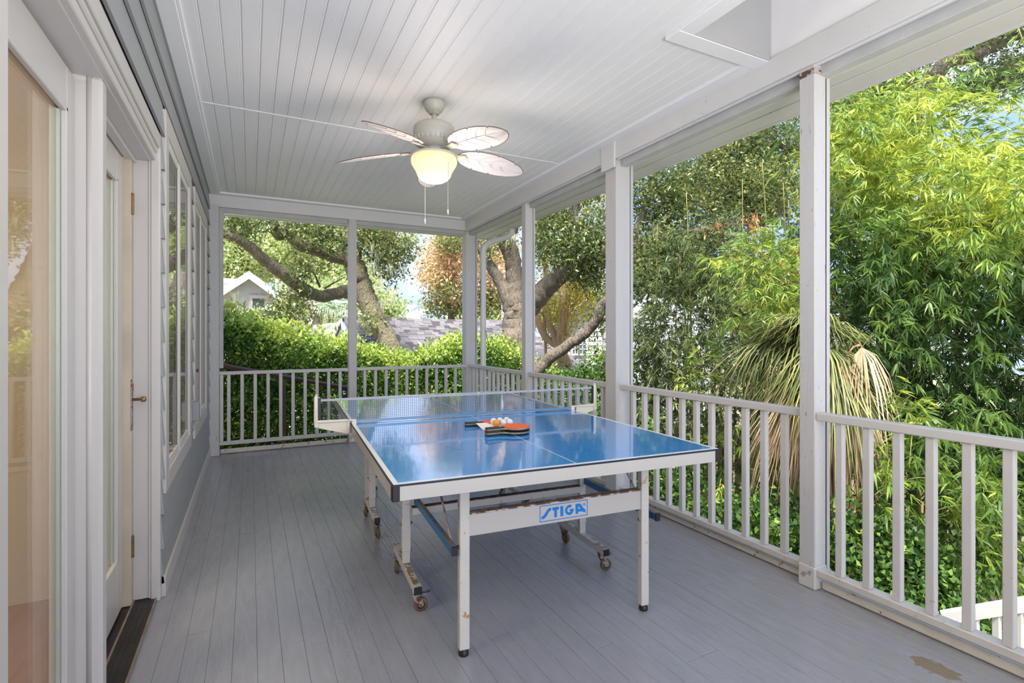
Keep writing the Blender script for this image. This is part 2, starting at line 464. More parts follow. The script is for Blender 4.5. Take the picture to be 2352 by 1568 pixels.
def glass_mat(name, tint=(0.93, 0.96, 0.94), wav=0.02, ior=1.5):
    m = bpy.data.materials.new(name); m.use_nodes = True
    nt = m.node_tree; N = nt.nodes; K = nt.links.new
    for n in list(N):
        if n.type == 'BSDF_PRINCIPLED': N.remove(n)
    out = N['Material Output']
    fr = N.new('ShaderNodeFresnel')
    gb = N.new('ShaderNodeNewGeometry'); io = N.new('ShaderNodeMapRange'); io.inputs[3].default_value = ior; io.inputs[4].default_value = 1 / ior
    K(gb.outputs['Backfacing'], io.inputs[0]); K(io.outputs[0], fr.inputs[0])
    g = N.new('ShaderNodeBsdfGlossy'); g.inputs['Roughness'].default_value = 0.01
    t = N.new('ShaderNodeBsdfTransparent'); t.inputs[0].default_value = (*tint, 1)
    geo = N.new('ShaderNodeNewGeometry'); n = N.new('ShaderNodeTexNoise'); n.inputs['Scale'].default_value = 2.5; n.inputs['Detail'].default_value = 1
    K(geo.outputs['Position'], n.inputs['Vector'])
    bp = N.new('ShaderNodeBump'); bp.inputs['Strength'].default_value = 0.3; bp.inputs['Distance'].default_value = wav
    K(n.outputs[0], bp.inputs['Height']); K(bp.outputs[0], g.inputs['Normal'])
    x = N.new('ShaderNodeMixShader'); K(fr.outputs[0], x.inputs[0]); K(t.outputs[0], x.inputs[1]); K(g.outputs[0], x.inputs[2]); K(x.outputs[0], out.inputs[0])
    return m
GLASS = glass_mat('window glass', wav=0.0025)
DOME = glass_mat('clear blister', (0.97, 0.97, 0.97), 0.0, 1.3)

# ================================================================== STRUCTURE
XL, XR, YB, YF, ZC = -0.40, 2.554, -3.1, 6.42, 2.815
BW = 0.089

# floor: painted boards running the length of the porch
fl = tag(empty('floor', (1.1, 2.4, 0)), 'blue grey painted tongue and groove porch floor with glossy worn enamel', None, kind='structure')
box('subfloor', XL - 0.15, XR + 0.24, YB, YF + 0.22, -0.10, -0.022, DARK, fl)
box('rim_joist', XR + 0.24, XR + 0.28, YB, YF + 0.25, -0.30, -0.004, WHITE, fl)
g = G(); g.cbox(-(BW / 2 - 0.0003), BW / 2 - 0.0003, -0.5, 0.5, -0.0105, 0.0105, 0.0011)
pl_src = g.mk('floor_board', FLOORM, fl)
first = True
x = XL - 0.02
bi = 0
while x < XR + 0.22:
    joints = [YB]
    y = YB + random.uniform(1.0, 3.0)
    while y < YF - 0.3:
        joints.append(y); y += random.uniform(1.6, 3.2)
    joints.append(YF + 0.2)
    for a, b_ in zip(joints[:-1], joints[1:]):
        loc = (x + BW / 2, (a + b_) / 2, -0.0105 + random.uniform(-0.0004, 0.0004))
        if first:
            pl_src.location = Vector(loc) - ABS[fl.name]; pl_src.scale = (1, (b_ - a) - 0.0012, 1); first = False
        else:
            inst(pl_src, 'floor_board', loc, (random.uniform(-.0003, .0003), random.uniform(-.006, .006), 0), (1, (b_ - a) - 0.0012, 1), fl)
    x += BW
    bi += 1

# ceiling: bead board in two runs with a batten between, bordered by flat boards
ce = tag(empty('ceiling', (1.1, 2.4, ZC)), 'white painted beadboard porch ceiling with flat border boards', None, kind='structure')
CX0, CX1 = -0.305, 2.455
n_b = 31
cw = (CX1 - CX0) / n_b
def bead_prof(w):
    # across one board: flat, then a double groove at its edge
    d = 0.0026
    return [(-w/2, 0.006), (-w/2, d * 0.6), (-w/2 + 0.003, 0), (w/2 - 0.016, 0), (w/2 - 0.0145, d), (w/2 - 0.012, 0.0008), (w/2 - 0.006, 0.0008), (w/2 - 0.0035, d), (w/2 - 0.001, 0.001), (w/2, 0.006)]
pr = bead_prof(cw)
vs = [(px, yy, pz) for yy in (-0.5, 0.5) for px, pz in pr]
nn = len(pr)
fs = [(i, i + 1, nn + i + 1, nn + i) for i in range(nn - 1)] + [tuple(range(nn))[::-1], tuple(range(nn, 2 * nn))] + [(0, nn, 2 * nn - 1, nn - 1)]
cb_src = mk('ceiling_board', vs, fs, CEILW, ce)
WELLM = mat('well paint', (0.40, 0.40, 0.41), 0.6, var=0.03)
SKX = (1.985, 2.555); SKY = 1.915          # raised well in the ceiling, near right
first = True
for i in range(n_b):
    xc = CX0 + (i + 0.5) * cw
    runs = [(3.955, 6.335), (YB, 3.935)]
    if xc > SKX[0] - 0.085: runs[1] = (2.02, 3.935)
    for (a, b_) in runs:
        loc = (xc, (a + b_) / 2, ZC + 0.0 + random.uniform(0, 0.0006))
        if first:
            cb_src.location = Vector(loc) - ABS[ce.name] + Vector((0, 0, 0.003)); cb_src.scale = (1, b_ - a, 1); first = False
        else:
            inst(cb_src, 'ceiling_board', Vector(loc) + Vector((0, 0, 0.003)), (0, 0, 0), (0.999, b_ - a, 1), ce)
box('seam_batten', CX0, CX1, 3.934, 3.960, ZC - 0.003, ZC + 0.004, CEILW, ce, b=0.003)
def bord(name, x0, x1, y0, y1, z0=ZC - 0.018, z1=ZC + 0.01):
    return box(name, x0, x1, y0, y1, z0, z1, CEILW, ce, b=0.004)
bord('border_board', XL, CX0 + 0.004, YB, YF)
bord('border_board', CX1 - 0.004, XR + 0.01, SKY + 0.10, YF)
bord('border_board', CX0 + 0.004, CX1 - 0.004, 6.33, YF)
bord('border_board', SKX[0] - 0.10, XR, SKY, SKY + 0.10, ZC - 0.022)
bord('border_board', SKX[0] - 0.10, SKX[0], YB, SKY, ZC - 0.022)
box('bead_moulding', CX0 + 0.004, CX0 + 0.02, YB, 6.33, ZC - 0.012, ZC + 0.004, CEILW, ce, b=0.003)
box('roof_deck', XL - 0.6, SKX[0] - 0.01, YB, YF + 0.6, ZC + 0.02, ZC + 0.05, DARK, ce)
box('roof_deck', SKX[0] - 0.01, 3.12, SKY + 0.03, YF + 0.6, ZC + 0.02, ZC + 0.05, DARK, ce)
box('roof_deck', 2.66, 3.12, YB, SKY + 0.03, ZC + 0.02, ZC + 0.05, DARK, ce)
# the well
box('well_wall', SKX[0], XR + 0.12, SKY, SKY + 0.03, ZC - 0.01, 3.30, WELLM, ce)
box('well_wall', SKX[0] - 0.03, SKX[0], YB, SKY + 0.03, ZC - 0.01, 3.30, CEILW, ce)
box('well_wall', SKX[1] + 0.005, SKX[1] + 0.035, YB, SKY, ZC - 0.05, 3.30, CEILW, ce)
box('well_cap', SKX[0] - 0.03, XR + 0.12, YB, SKY + 0.03, 3.30, 3.33, CEILW, ce)
box('well_ledge', SKX[0], SKX[1], SKY - 0.006, SKY, ZC - 0.02, ZC + 0.004, WELLM, ce, b=0.002)

# beams
bm1 = tag(empty('trim_1', (2.62, 2.4, 2.73)), 'boxed white beam over the long railing side', None, kind='structure')
box('beam_face', 2.536, 2.556, YB, YF + 0.15, 2.668, ZC - 0.012, WHITE, bm1, b=0.003)
box('beam_core', 2.556, 2.690, YB, YF + 0.15, 2.672, ZC - 0.002, WHITE, bm1)
box('beam_ledge', 2.556, 2.576, YB, YF + 0.02, 2.659, 2.672, WHITE, bm1, b=0.003)
box('header_stop', 2.602, 2.664, YB, YF + 0.02, 2.618, 2.672, STRIPG, bm1, b=0.003)
box('outer_head', 2.664, 2.705, YB, YF + 0.15, 2.630, 2.70, WHITE, bm1, b=0.002)
g = G().cbox(2.522, 2.54, 3.25, 3.42, 2.60, ZC - 0.014, 0.004); g.mk('post_cap_block', WHITE, bm1)
bm2 = tag(empty('trim_2', (1.1, 6.5, 2.73)), 'boxed white beam over the far end railing', None, kind='structure')
box('beam_face', XL, 2.54, YF - 0.005, YF + 0.017, 2.672, ZC - 0.012, WHITE, bm2, b=0.003)
box('beam_core', XL, 2.69, YF + 0.017, YF + 0.15, 2.676, ZC, WHITE, bm2)
box('header_stop', -0.30, 2.56, YF + 0.045, YF + 0.10, 2.628, 2.678, STRIPG, bm2, b=0.003)
# eaves: soffit boards, fascia, gutter
ev = tag(empty('trim_3', (2.95, 2.4, 2.71)), 'white soffit boards and fascia of the roof overhang', None, kind='structure')
box('soffit_board', 2.705, 2.938, YB, YF + 0.55, 2.70, 2.718, WHITE, ev, b=0.003)
box('soffit_board', 2.948, 3.10, YB, YF + 0.55, 2.697, 2.715, WHITE, ev, b=0.003)
box('soffit_backing', 2.69, 3.10, YB, YF + 0.55, 2.718, 2.73, DARK, ev)
box('soffit_board', XL, 2.705, YF + 0.155, YF + 0.55, 2.70, 2.718, WHITE, ev, b=0.003)
box('fascia', 3.10, 3.12, YB, YF + 0.57, 2.69, 2.87, WHITE, ev)
box('fascia', XL, 3.10, YF + 0.55, YF + 0.57, 2.69, 2.87, WHITE, ev)

# posts
def post(x0, x1, y0, y1, zt, label, stop=True):
    e = tag(empty('porch_post', ((x0 + x1) / 2, (y0 + y1) / 2, 0)), label, 'post')
    box('shaft', x0, x1, y0, y1, 0.0, zt, POSTW, e, b=0.004)
    return e
p5 = post(2.554, 2.694, 6.437, 6.577, 2.672, 'white square corner post where the two railings meet')
box('screen_stop', 2.700, 2.722, 6.44, 6.50, 0.0, 2.63, STRIPG, p5, b=0.002)
p4 = post(2.554, 2.643, 4.765, 4.850, 2.672, 'slim white post with scuffed top, standing between the corner post and the thick post')
box('screen_stop', 2.650, 2.672, 4.768, 4.845, 0.0, 2.63, POSTW, p4, b=0.002)
p3 = post(2.554, 2.694, 3.266, 3.405, 2.672, 'thick white square post behind the table, beside the middle railing')
box('screen_stop', 2.702, 2.728, 3.27, 3.40, 0.0, 2.64, POSTW, p3, b=0.002)
box('dark_gap', 2.694, 2.702, 3.275, 3.40, 0.0, 2.64, DARK, p3)
p2 = post(2.554, 2.645, 1.664, 1.748, 2.672, 'nearest white post, rough painted with a dirty foot and a dark seam')
box('screen_stop', 2.658, 2.684, 1.667, 1.742, 0.0, 2.64, POSTW, p2, b=0.002)
box('dark_gap', 2.645, 2.658, 1.670, 1.742, 0.0, 2.64, DARK, p2)
g = G().cbox(2.550, 2.649, 1.660, 1.752, 0.0, 0.115, 0.006); g.mk('foot_wrap', mat('foot paint', (0.62, 0.60, 0.57), 0.6, bump=0.9, bscale=30, var=0.1, speck=0.4, speck_scale=20, speck_col=(0.35, 0.32, 0.29)), p2)
g = G().cbox(2.551, 2.648, 1.661, 1.751, 2.62, 2.655, 0.004); g.mk('stained_top', mat('stained top', (0.45, 0.40, 0.36), 0.7, var=0.5, vscale=25, speck=0.45, speck_scale=30, speck_col=(0.10, 0.07, 0.05)), p2)
pf = post(1.051, 1.143, YF, YF + 0.09, 2.676, 'slim white post dividing the far end railing')
pc = post(XL, -0.30, YF - 0.05, YF + 0.09, 2.676, 'white corner post against the house wall')
g = G().cbox(XL, -0.296, YF - 0.055, YF + 0.09, 0.0, 0.10, 0.006); g.mk('foot_wrap', POSTW, pc)
box('screen_stop', -0.30, -0.262, YF + 0.03, YF + 0.07, 0.93, 2.64, STRIPG, pc, b=0.002)
p1 = post(2.554, 2.643, 0.02, 0.11, 2.672, 'white porch post beyond the near railing')
post(2.554, 2.643, -1.58, -1.49, 2.672, 'white porch post behind the viewer')
post(2.554, 2.643, -3.1, -3.01, 2.672, 'last white porch post far behind the viewer')

# railings
bal_src = None
def baluster(x, y, z0, z1, par, w=0.034):
    global bal_src
    if bal_src is None:
        gg = G(); gg.cbox(-w / 2, w / 2, -w / 2, w / 2, -0.5, 0.5, 0.003)
        bal_src = gg.mk('baluster', RAILW, par)
        bal_src.location = Vector((x, y, (z0 + z1) / 2)) - ABS[par.name]
        bal_src.scale = (1, 1, z1 - z0)
        return
    inst(bal_src, 'baluster', (x, y, (z0 + z1) / 2), (0, 0, random.uniform(-0.03, 0.03)), (1, 1, z1 - z0), par)

def rail_y(y0, y1, xi, label, ys, zt=0.905, zb=0.106):
    e = tag(empty('porch_railing', (xi + 0.03, (y0 + y1) / 2, 0)), label, 'railing')
    box('top_rail', xi, xi + 0.062, y0, y1, zt - 0.040, zt, RAILW, e, b=0.004)
    box('bottom_rail', xi, xi + 0.062, y0, y1, zb - 0.036, zb, RAILB, e, b=0.004)
    box('floor_shoe', xi + 0.03, xi + 0.062, y0 + 0.015, y1 - 0.01, 0.003, 0.045, SHOEW, e, b=0.008)
    for y in ys: baluster(xi + 0.030, y, zb, zt - 0.040, e)
    return e
def rail_x(x0, x1, label, xs, zt=0.895, zb=0.133):
    yi = YF + 0.012
    e = tag(empty('porch_railing', ((x0 + x1) / 2, yi + 0.03, 0)), label, 'railing')
    box('top_rail', x0, x1, yi, yi + 0.055, zt - 0.036, zt, RAILW, e, b=0.004)
    box('bottom_rail', x0, x1, yi, yi + 0.055, zb - 0.036, zb, RAILB, e, b=0.004)
    box('floor_shoe', x0 + 0.01, x1 - 0.01, yi + 0.015, yi + 0.055, 0.003, 0.05, SHOEW, e, b=0.008)
    for x in xs: baluster(x, yi + 0.028, zb, zt - 0.036, e)
    return e
rail_y(1.664 - 1.55, 1.664, 2.560, 'near white porch railing right of the nearest post, with a cracked rail end', [1.557 - 0.1275 * k for k in range(12)], 0.901, 0.108)
rail_y(1.748, 3.266, 2.592, 'white porch railing right behind the table, between thick and nearest posts', [3.141 - 0.1262 * k for k in range(11)], 0.905, 0.102)
rail_y(3.405, 4.765, 2.585, 'white porch railing beyond the net end, between slim and thick posts', [4.66 - 0.1275 * k for k in range(10)], 0.905, 0.102)
rail_y(4.850, 6.437, 2.585, 'white porch railing next to the far corner post, seen edge on', [6.33 - 0.128 * k for k in range(12)], 0.905, 0.102)
rail_y(-1.49, 0.02, 2.560, 'white porch railing behind the viewer', [-0.11 - 0.1275 * k for k in range(11)], 0.901, 0.108)
rail_y(-3.01, -1.58, 2.560, 'last white porch railing far behind the viewer', [-1.66 - 0.1275 * k for k in range(11)], 0.901, 0.108)
rail_x(-0.30, 1.051, 'white railing at the far end, next to the house wall', [-0.279] + [-0.21 + 0.1295 * k for k in range(10)])
rail_x(1.143, 2.56, 'white railing at the far end, next to the corner post', [1.243 + 0.1300 * k for k in range(10)], 0.898)

# ------------------------------------------------------------------ house wall with siding
wl = tag(empty('wall_left', (-0.42, 2.4, 1.2)), 'house wall in blue grey lap siding', None, kind='structure')
EXP = 0.1705
W1 = (3.11, 4.375); W2 = (4.63, 5.90); WZ = (0.50, 2.428)
def lap(y0, y1, z0, z1=None):
    z1 = z1 or z0 + EXP
    g = G()
    p = [(XL + 0.020, z0), (XL + 0.004, z1 + 0.012), (XL - 0.006, z1 + 0.012), (XL + 0.008, z0)]
    vs = [(a, y, b) for y in (y0, y1) for a, b in p]
    g.add(vs, [(0, 1, 2, 3)[::-1], (4, 5, 6, 7), (0, 4, 5, 1)[::-1], (1, 5, 6, 2)[::-1], (2, 6, 7, 3)[::-1], (3, 7, 4, 0)[::-1]])
    return g.mk('siding_board', SIDING, wl)
z = 2.455 - EXP * 14
zs = []
while z < 2.80:
    zs.append(z); z += EXP
for z in zs:
    zt = min(z + EXP, ZC - 0.02)
    if z >= 2.42: lap(YB, YF - 0.05, z, zt)
    elif z > 2.27: lap(YB, W1[0] + 0.02, z, zt); lap(W1[1] - 0.02, W2[0] + 0.02, z, zt); lap(W2[1] - 0.02, YF - 0.05, z, zt)
    elif z > 0.46: lap(3.07, W1[0] + 0.02, z, zt); lap(W1[1] - 0.02, W2[0] + 0.02, z, zt); lap(W2[1] - 0.02, YF - 0.05, z, zt)
    elif z > 0: lap(3.07, YF - 0.05, z, zt)
def sheath(y0, y1, z0, z1): box('sheathing', -0.50, XL - 0.004, y0, y1, z0, z1, BEIGE, wl)
sheath(YB, YF, WZ[1] - 0.03, ZC); sheath(3.07, YF, 0.0, WZ[0] + 0.03)
sheath(YB, 3.07, 2.25, WZ[1]); sheath(3.07, W1[0] + 0.05, 0.5, 2.42); sheath(W1[1] - 0.05, W2[0] + 0.05, 0.5, 2.42); sheath(W2[1] - 0.05, YF, 0.5, 2.42)
sheath(YB, 0.50, 0, 2.30)
bb = box('baseboard_left', XL + 0.006, XL + 0.026, 3.07, YF - 0.05, 0.0, 0.105, TRIMW, b=0.003)
tag(bb, 'cream white base board along the foot of the siding', None, kind='structure')

def window(n, y0, y1, label):
    e = tag(empty('window_%d' % n, (-0.38, (y0 + y1) / 2, WZ[0])), label, None, kind='structure')
    z0, z1 = WZ
    cw_ = 0.105
    xf = XL + 0.023
    box('casing', XL - 0.02, xf, y0, y0 + cw_, z0, z1, TRIMW, e, b=0.003)
    box('casing', XL - 0.02, xf, y1 - cw_, y1, z0, z1, TRIMW, e, b=0.003)
    box('casing', XL - 0.02, xf, y0 + cw_, y1 - cw_, z1 - 0.10, z1, TRIMW, e, b=0.003)
    box('casing', XL - 0.02, xf, y0 + cw_, y1 - cw_, z0, z0 + 0.095, TRIMW, e, b=0.003)
    ym = (y0 + y1) / 2
    a0, a1 = y0 + cw_, y1 - cw_
    box('mullion', XL - 0.04, XL + 0.017, ym - 0.028, ym + 0.028, z0 + 0.095, z1 - 0.10, WINW, e, b=0.003)
    for (s0, s1) in ((a0, ym - 0.028), (ym + 0.028, a1)):
        gz0, gz1 = 0.64, 2.285
        fw = 0.036
        sh = G()
        xs0, xs1 = XL - 0.035, XL + 0.014
        sh.cbox(xs0, xs1, s0, s0 + fw, z0 + 0.095, z1 - 0.10, 0.003); sh.cbox(xs0, xs1, s1 - fw, s1, z0 + 0.095, z1 - 0.10, 0.003)
        sh.cbox(xs0, xs1, s0 + fw, s1 - fw, gz1, z1 - 0.10, 0.003); sh.cbox(xs0, xs1, s0 + fw, s1 - fw, z0 + 0.095, gz0, 0.003)
        so = sh.mk('sash', WINW, e)
        gk = G(); gk.box(XL - 0.002, XL + 0.010, s1 - fw - 0.008, s1 - fw, gz0, gz1); gk.box(XL - 0.002, XL + 0.010, s0 + fw, s0 + fw + 0.006, gz0, gz1)
        gk.mk('gasket', mat('gasket', (0.10, 0.07, 0.05), 0.6), so)
        box('pane', XL + 0.002, XL + 0.008, s0 + fw, s1 - fw, gz0, gz1, GLASS, so)
window(1, W1[0], W1[1], 'double casement window nearest the doors, white casing')
window(2, W2[0], W2[1], 'double casement window by the far corner post, white casing')

# doors: one reveal with two mullions
XD = -0.505
dr = tag(empty('trim_4', (-0.45, 2.0, 0)), 'white vinyl door surround with jambs, mullions and head casing', None, kind='structure')
# far jamb
box('jamb', XD - 0.06, -0.433, 3.045, 3.10, 0.02, 2.14, TRIMW, dr, b=0.003)
box('jamb_casing', -0.433, -0.392, 3.030, 3.075, 0.0, 2.27, TRIMW, dr, b=0.006)
box('jamb_bead', -0.440, -0.428, 3.036, 3.046, 0.02, 2.14, TRIMW, dr, b=0.002)
def mull(y0, y1):
    g = G()
    g.cbox(XD - 0.05, -0.436, y0 + 0.004, y1, 0.0, 2.14, 0.003)
    g.cbox(-0.475, -0.434, y0, y1, 0.0, 2.14, 0.010)
    o = g.mk('mullion', TRIMW, dr)
    gg = G().lathe([(0.009, 0.0), (0.009, 2.14)], (-0.468, y0 + 0.006, 0), 16); gg.mk('mullion_bead', TRIMW, dr, smooth=True)
mull(2.128, 2.193); mull(1.325, 1.395)
mull(0.52, 0.585)
box('head_jamb', XD - 0.06, -0.430, YB, 3.05, 2.137, 2.20, TRIMW, dr, b=0.003)
box('head_stop', XD - 0.02, -0.490, 2.193, 3.045, 2.12, 2.137, TRIMW, dr, b=0.002)
g = G(); g.cbox(-0.45, -0.408, YB, 3.075, 2.140, 2.175, 0.004); g.cbox(-0.45, -0.400, YB, 3.075, 2.176, 2.20, 0.006); g.cbox(-0.45, -0.392, YB, 3.075, 2.202, 2.272, 0.004)
g.mk('head_casing', TRIMW, dr)
box('drip_gap', -0.45, -0.398, YB, 3.075, 2.272, 2.286, DARK, dr)
# threshold
th = tag(empty('door_threshold', (-0.45, 2.2, 0)), 'dark bronze door threshold with ridges at the foot of the doors', 'threshold')
box('sill_plate', XD - 0.06, -0.405, 2.193, 3.045, 0.0, 0.018, SILL, th, b=0.002)
for xx in (-0.478, -0.455, -0.432): box('ridge', xx, xx + 0.004, 2.193, 3.045, 0.017, 0.021, SILL, th, b=0.001)
box('edge_strip', -0.502, -0.494, 2.193, 3.045, 0.017, 0.026, SILLE, th, b=0.001)
box('edge_strip', -0.412, -0.404, 2.193, 3.045, 0.0, 0.0205, SILLE, th, b=0.001)
box('sill_plate', XD - 0.06, -0.405, 0.585, 2.128, 0.0, 0.018, SILL, th, b=0.002)

def glazed_door(n, y0, y1, x0, label, stile=0.085, rail_b=0.20, gx=None, lockside=False):
    e = tag(empty('door_%d' % n, (x0, (y0 + y1) / 2, 0.02)), label, None, kind='structure')
    t = 0.042
    z0, z1 = 0.03, 2.125
    box('stile', x0 - t, x0, y0, y0 + stile, z0, z1, TRIMW, e, b=0.003)
    box('stile', x0 - t, x0, y1 - stile, y1, z0, z1, TRIMW, e, b=0.003)
    box('door_rail', x0 - t, x0, y0 + stile, y1 - stile, 1.995, z1, TRIMW, e, b=0.003)
    box('door_rail', x0 - t, x0, y0 + stile, y1 - stile, z0, z0 + rail_b, TRIMW, e, b=0.003)
    g = G(); a, b_ = y0 + stile, y1 - stile
    g.cbox(x0 - 0.012, x0 + 0.004, a, a + 0.015, z0 + rail_b, 1.995, 0.003); g.cbox(x0 - 0.012, x0 + 0.004, b_ - 0.015, b_, z0 + rail_b, 1.995, 0.003)
    g.cbox(x0 - 0.012, x0 + 0.004, a, b_, 1.98, 1.995, 0.003); g.cbox(x0 - 0.012, x0 + 0.004, a, b_, z0 + rail_b, z0 + rail_b + 0.015, 0.003)
    g.mk('glazing_bead', TRIMW, e)
    p = box('pane', x0 - 0.024, x0 - 0.018, a, b_, z0 + rail_b, 1.995, GLASS, e)
    g = G(); g.box(x0 - 0.018, x0 - 0.010, b_ - 0.028, b_ - 0.015, z0 + rail_b, 1.98); g.mk('spacer', mat('spacer', (0.40, 0.46, 0.42), 0.4, metal=0.3), p)
    return e
glazed_door(1, 1.395, 2.128, XD, 'near glazed door showing the warm room behind', 0.082, 0.16)
d2 = glazed_door(2, 2.193, 2.990, XD - 0.028, 'glazed door beside the lap siding, worn lock', 0.115, 0.24)
glazed_door(3, 0.585, 1.325, XD, 'glazed door behind the nearest mullion', 0.082, 0.16)
# frame edge, hinges and lock of door 2
box('edge_stop', XD - 0.04, XD + 0.004, 2.992, 3.045, 0.02, 2.13, mat('aged jamb', (0.55, 0.47, 0.36), 0.5, var=0.15, vscale=5), dr, b=0.002)
g = G().box(XD - 0.02, XD + 0.0005, 3.036, 3.045, 0.02, 2.13); g.mk('shadow_gap', DARK, dr)
def hinge(z):
    g = G(); g.cbox(XD + 0.003, XD + 0.008, 2.998, 3.026, z - 0.05, z + 0.05, 0.002); g.lathe([(0.006, -0.05), (0.006, 0.05)], (XD + 0.009, 2.999, z), 10)
    g.mk('hinge', BRASS, d2)
hinge(1.915); hinge(0.295)
g = G(); g.cbox(XD + 0.003, XD + 0.007, 2.988, 3.022, 0.845, 1.085, 0.003); g.mk('lock_plate', RUSTM, d2)
g = G(); g.lathe([(0.007, 0), (0.006, 0.035), (0.013, 0.038), (0.014, 0.05), (0.009, 0.056)], (XD + 0.006, 2.995, 0.99), 14, 'x'); g.mk('latch_stub', BRASS, d2, smooth=True)
g = G(); g.box(XD + 0.007, XD + 0.010, 2.997, 3.014, 1.03, 1.065); g.mk('strike_slot', mat('orange rust', (0.35, 0.10, 0.03), 0.7), d2)

# outlet box between the windows
ob = tag(empty('outlet_box', (-0.36, 4.5, 0.70)), 'small grey weatherproof outlet box on the siding between the windows', 'outlet')
box('cover', XL + 0.015, XL + 0.062, 4.46, 4.545, 0.66, 0.80, METALG, ob, b=0.006)
box('back_plate', XL + 0.012, XL + 0.018, 4.45, 4.555, 0.65, 0.81, mat('box cream', (0.6, 0.55, 0.45), 0.5), ob, b=0.002)
box('conduit', XL + 0.015, XL + 0.030, 4.49, 4.505, 0.60, 0.66, METALG, ob)

# room behind the doors
rm = tag(empty('wall_inside', (-4.0, 2.4, 1.3)), 'warm beige room walls behind the glass', None, kind='structure')
box('back_wall', -4.06, -4.0, YB, YF + 0.2, 0, 2.7, BEIGE, rm)
box('end_wall', -4.0, -0.5, YF + 0.02, YF + 0.12, 0, 2.7, BEIGE, rm)
box('end_wall', -4.0, -0.5, YB - 0.1, YB, 0, 2.7, BEIGE, rm)
box('partition', -4.0, -0.56, 3.30, 3.38, 0, 2.7, BEIGE, rm)
box('upper_ceiling', -4.06, -0.5, YB, YF + 0.12, 2.7, 2.75, CEILW, rm)
fi = tag(box('floor_inside', -4.06, -0.56, YB, YF + 0.12, -0.05, 0.0, INWOOD), 'reddish brown wooden floor of the room behind the doors', None, kind='structure')
# house body above and behind, casts the shade of the building
hb = tag(empty('wall_upper', (-3, 2, 4)), 'upper storey of the house above the porch', None, kind='structure')
box('upper_wall', -4.06, XL - 0.1, YB, YF + 0.6, 2.86, 4.6, SIDING, hb)
pr_ = G(); pr_.add([(-0.5, YB, 3.45), (3.12, YB, 2.87), (3.12, YF + 0.57, 2.87), (-0.5, YF + 0.57, 3.45)], [(0, 1, 2, 3)])

# ================================================================== TABLE
TR = math.radians(-3.73)
tb = tag(empty('ping_pong_table', (1.302, 3.164, 0), TR), 'blue topped folding table tennis table on rusty white frame with casters', 'table')
HW, HL = 0.7625, 1.37
def tbx(name, x0, x1, y0, y1, z0, z1, m, b=0.0, par=tb): return box(name, x0, x1, y0, y1, z0, z1, m, par, local=True, b=b)
for s in (-1, 1):
    ya, yb = (-HL, -0.004) if s < 0 else (0.004, HL)
    top = tbx('playing_surface', -HW + 0.006, HW - 0.006, ya + 0.004, yb - 0.002, 0.742, 0.7600, TTOP, 0.001)
    LW = 0.020
    lx = HW - 0.004
    # painted white lines
    g = G()
    yo, yi = (ya + 0.003, yb) if s < 0 else (ya, yb - 0.003)
    g.box(-lx, -lx + LW, yo, yi, 0.7598, 0.7604); g.box(lx - LW, lx, yo, yi, 0.7598, 0.7604)
    if s < 0: g.box(-lx + LW, lx - LW, ya + 0.003, ya + 0.003 + LW, 0.7598, 0.7604)
    else: g.box(-lx + LW, lx - LW, yb - 0.003 - LW, yb - 0.003, 0.7598, 0.7604)
    g.box(-0.0016, 0.0016, ya + (LW if s < 0 else 0), yb - (LW if s > 0 else 0), 0.7598, 0.7604)
    g.mk('line_marking', LINEW, tb, local=True)
    # aprons and dark edge strips
    z0a, z1a = 0.700, 0.752
    tbx('side_apron', -HW, -HW + 0.018, ya + 0.02, yb, z0a, z1a, TAPRON, 0.001)
    tbx('side_apron', HW - 0.018, HW, ya + 0.02, yb, z0a, z1a, TAPRON, 0.001)
    tbx('edge_strip', -HW - 0.0005, -HW + 0.01, ya, yb, 0.7525, 0.7585, BLACK)
    tbx('edge_strip', HW - 0.01, HW + 0.0005, ya, yb, 0.7525, 0.7585, BLACK)
    if s < 0:
        tbx('end_apron', -HW + 0.026, HW - 0.026, ya, ya + 0.018, z0a, z1a, TAPRON, 0.001)
        tbx('edge_strip', -HW, HW, ya - 0.0005, ya + 0.01, 0.7525, 0.7585, BLACK)
        tbx('mid_edge', -HW, HW, yb - 0.004, yb + 0.0015, 0.738, 0.761, BLACK)
    else:
        tbx('end_apron', -HW + 0.026, HW - 0.026, yb - 0.018, yb, z0a, z1a, TAPRON, 0.001)
        tbx('edge_strip', -HW, HW, yb - 0.01, yb + 0.0005, 0.7525, 0.7585, BLACK)
    for sx in (-1, 1):
        yc = ya if s < 0 else yb
        d = 1 if s < 0 else -1
        y_0, y_1 = sorted((yc - 0.002 * d, yc + 0.026 * d))
        x_0, x_1 = sorted((sx * (HW + 0.002), sx * (HW - 0.028)))
        tbx('corner_cap', x_0, x_1, y_0, y_1, 0.698, 0.757, BLACK, 0.004)
# legs
for s, sy in ((-1, -1), (1, -1), (-1, 1), (1, 1)):
    xc, yc = s * 0.443 - 0.008, sy * 1.225
    lg = tbx('leg', xc - 0.021, xc + 0.021, yc - 0.016, yc + 0.016, 0.026, 0.725, TWHITE, 0.003)
    g = G().lathe([(0.019, 0.0), (0.021, 0.004), (0.020, 0.016), (0.013, 0.024), (0.013, 0.030)], (xc, yc, 0), 18)
    ft = g.mk('foot', BLACK, tb, local=True, smooth=True)
    ft.parent = lg; ft.location = Vector(ft.location) - Vector(lg.location)
    g = G().lathe([(0.009, 0), (0.009, 0.006), (0.004, 0.008)], (0, 0, 0), 6, 'x', Matrix.Translation((xc - 0.021, yc, 0.43)) @ Matrix.Rotation(PI, 4, 'Z'))
    g.mk('bolt', CAST, tb, local=True)
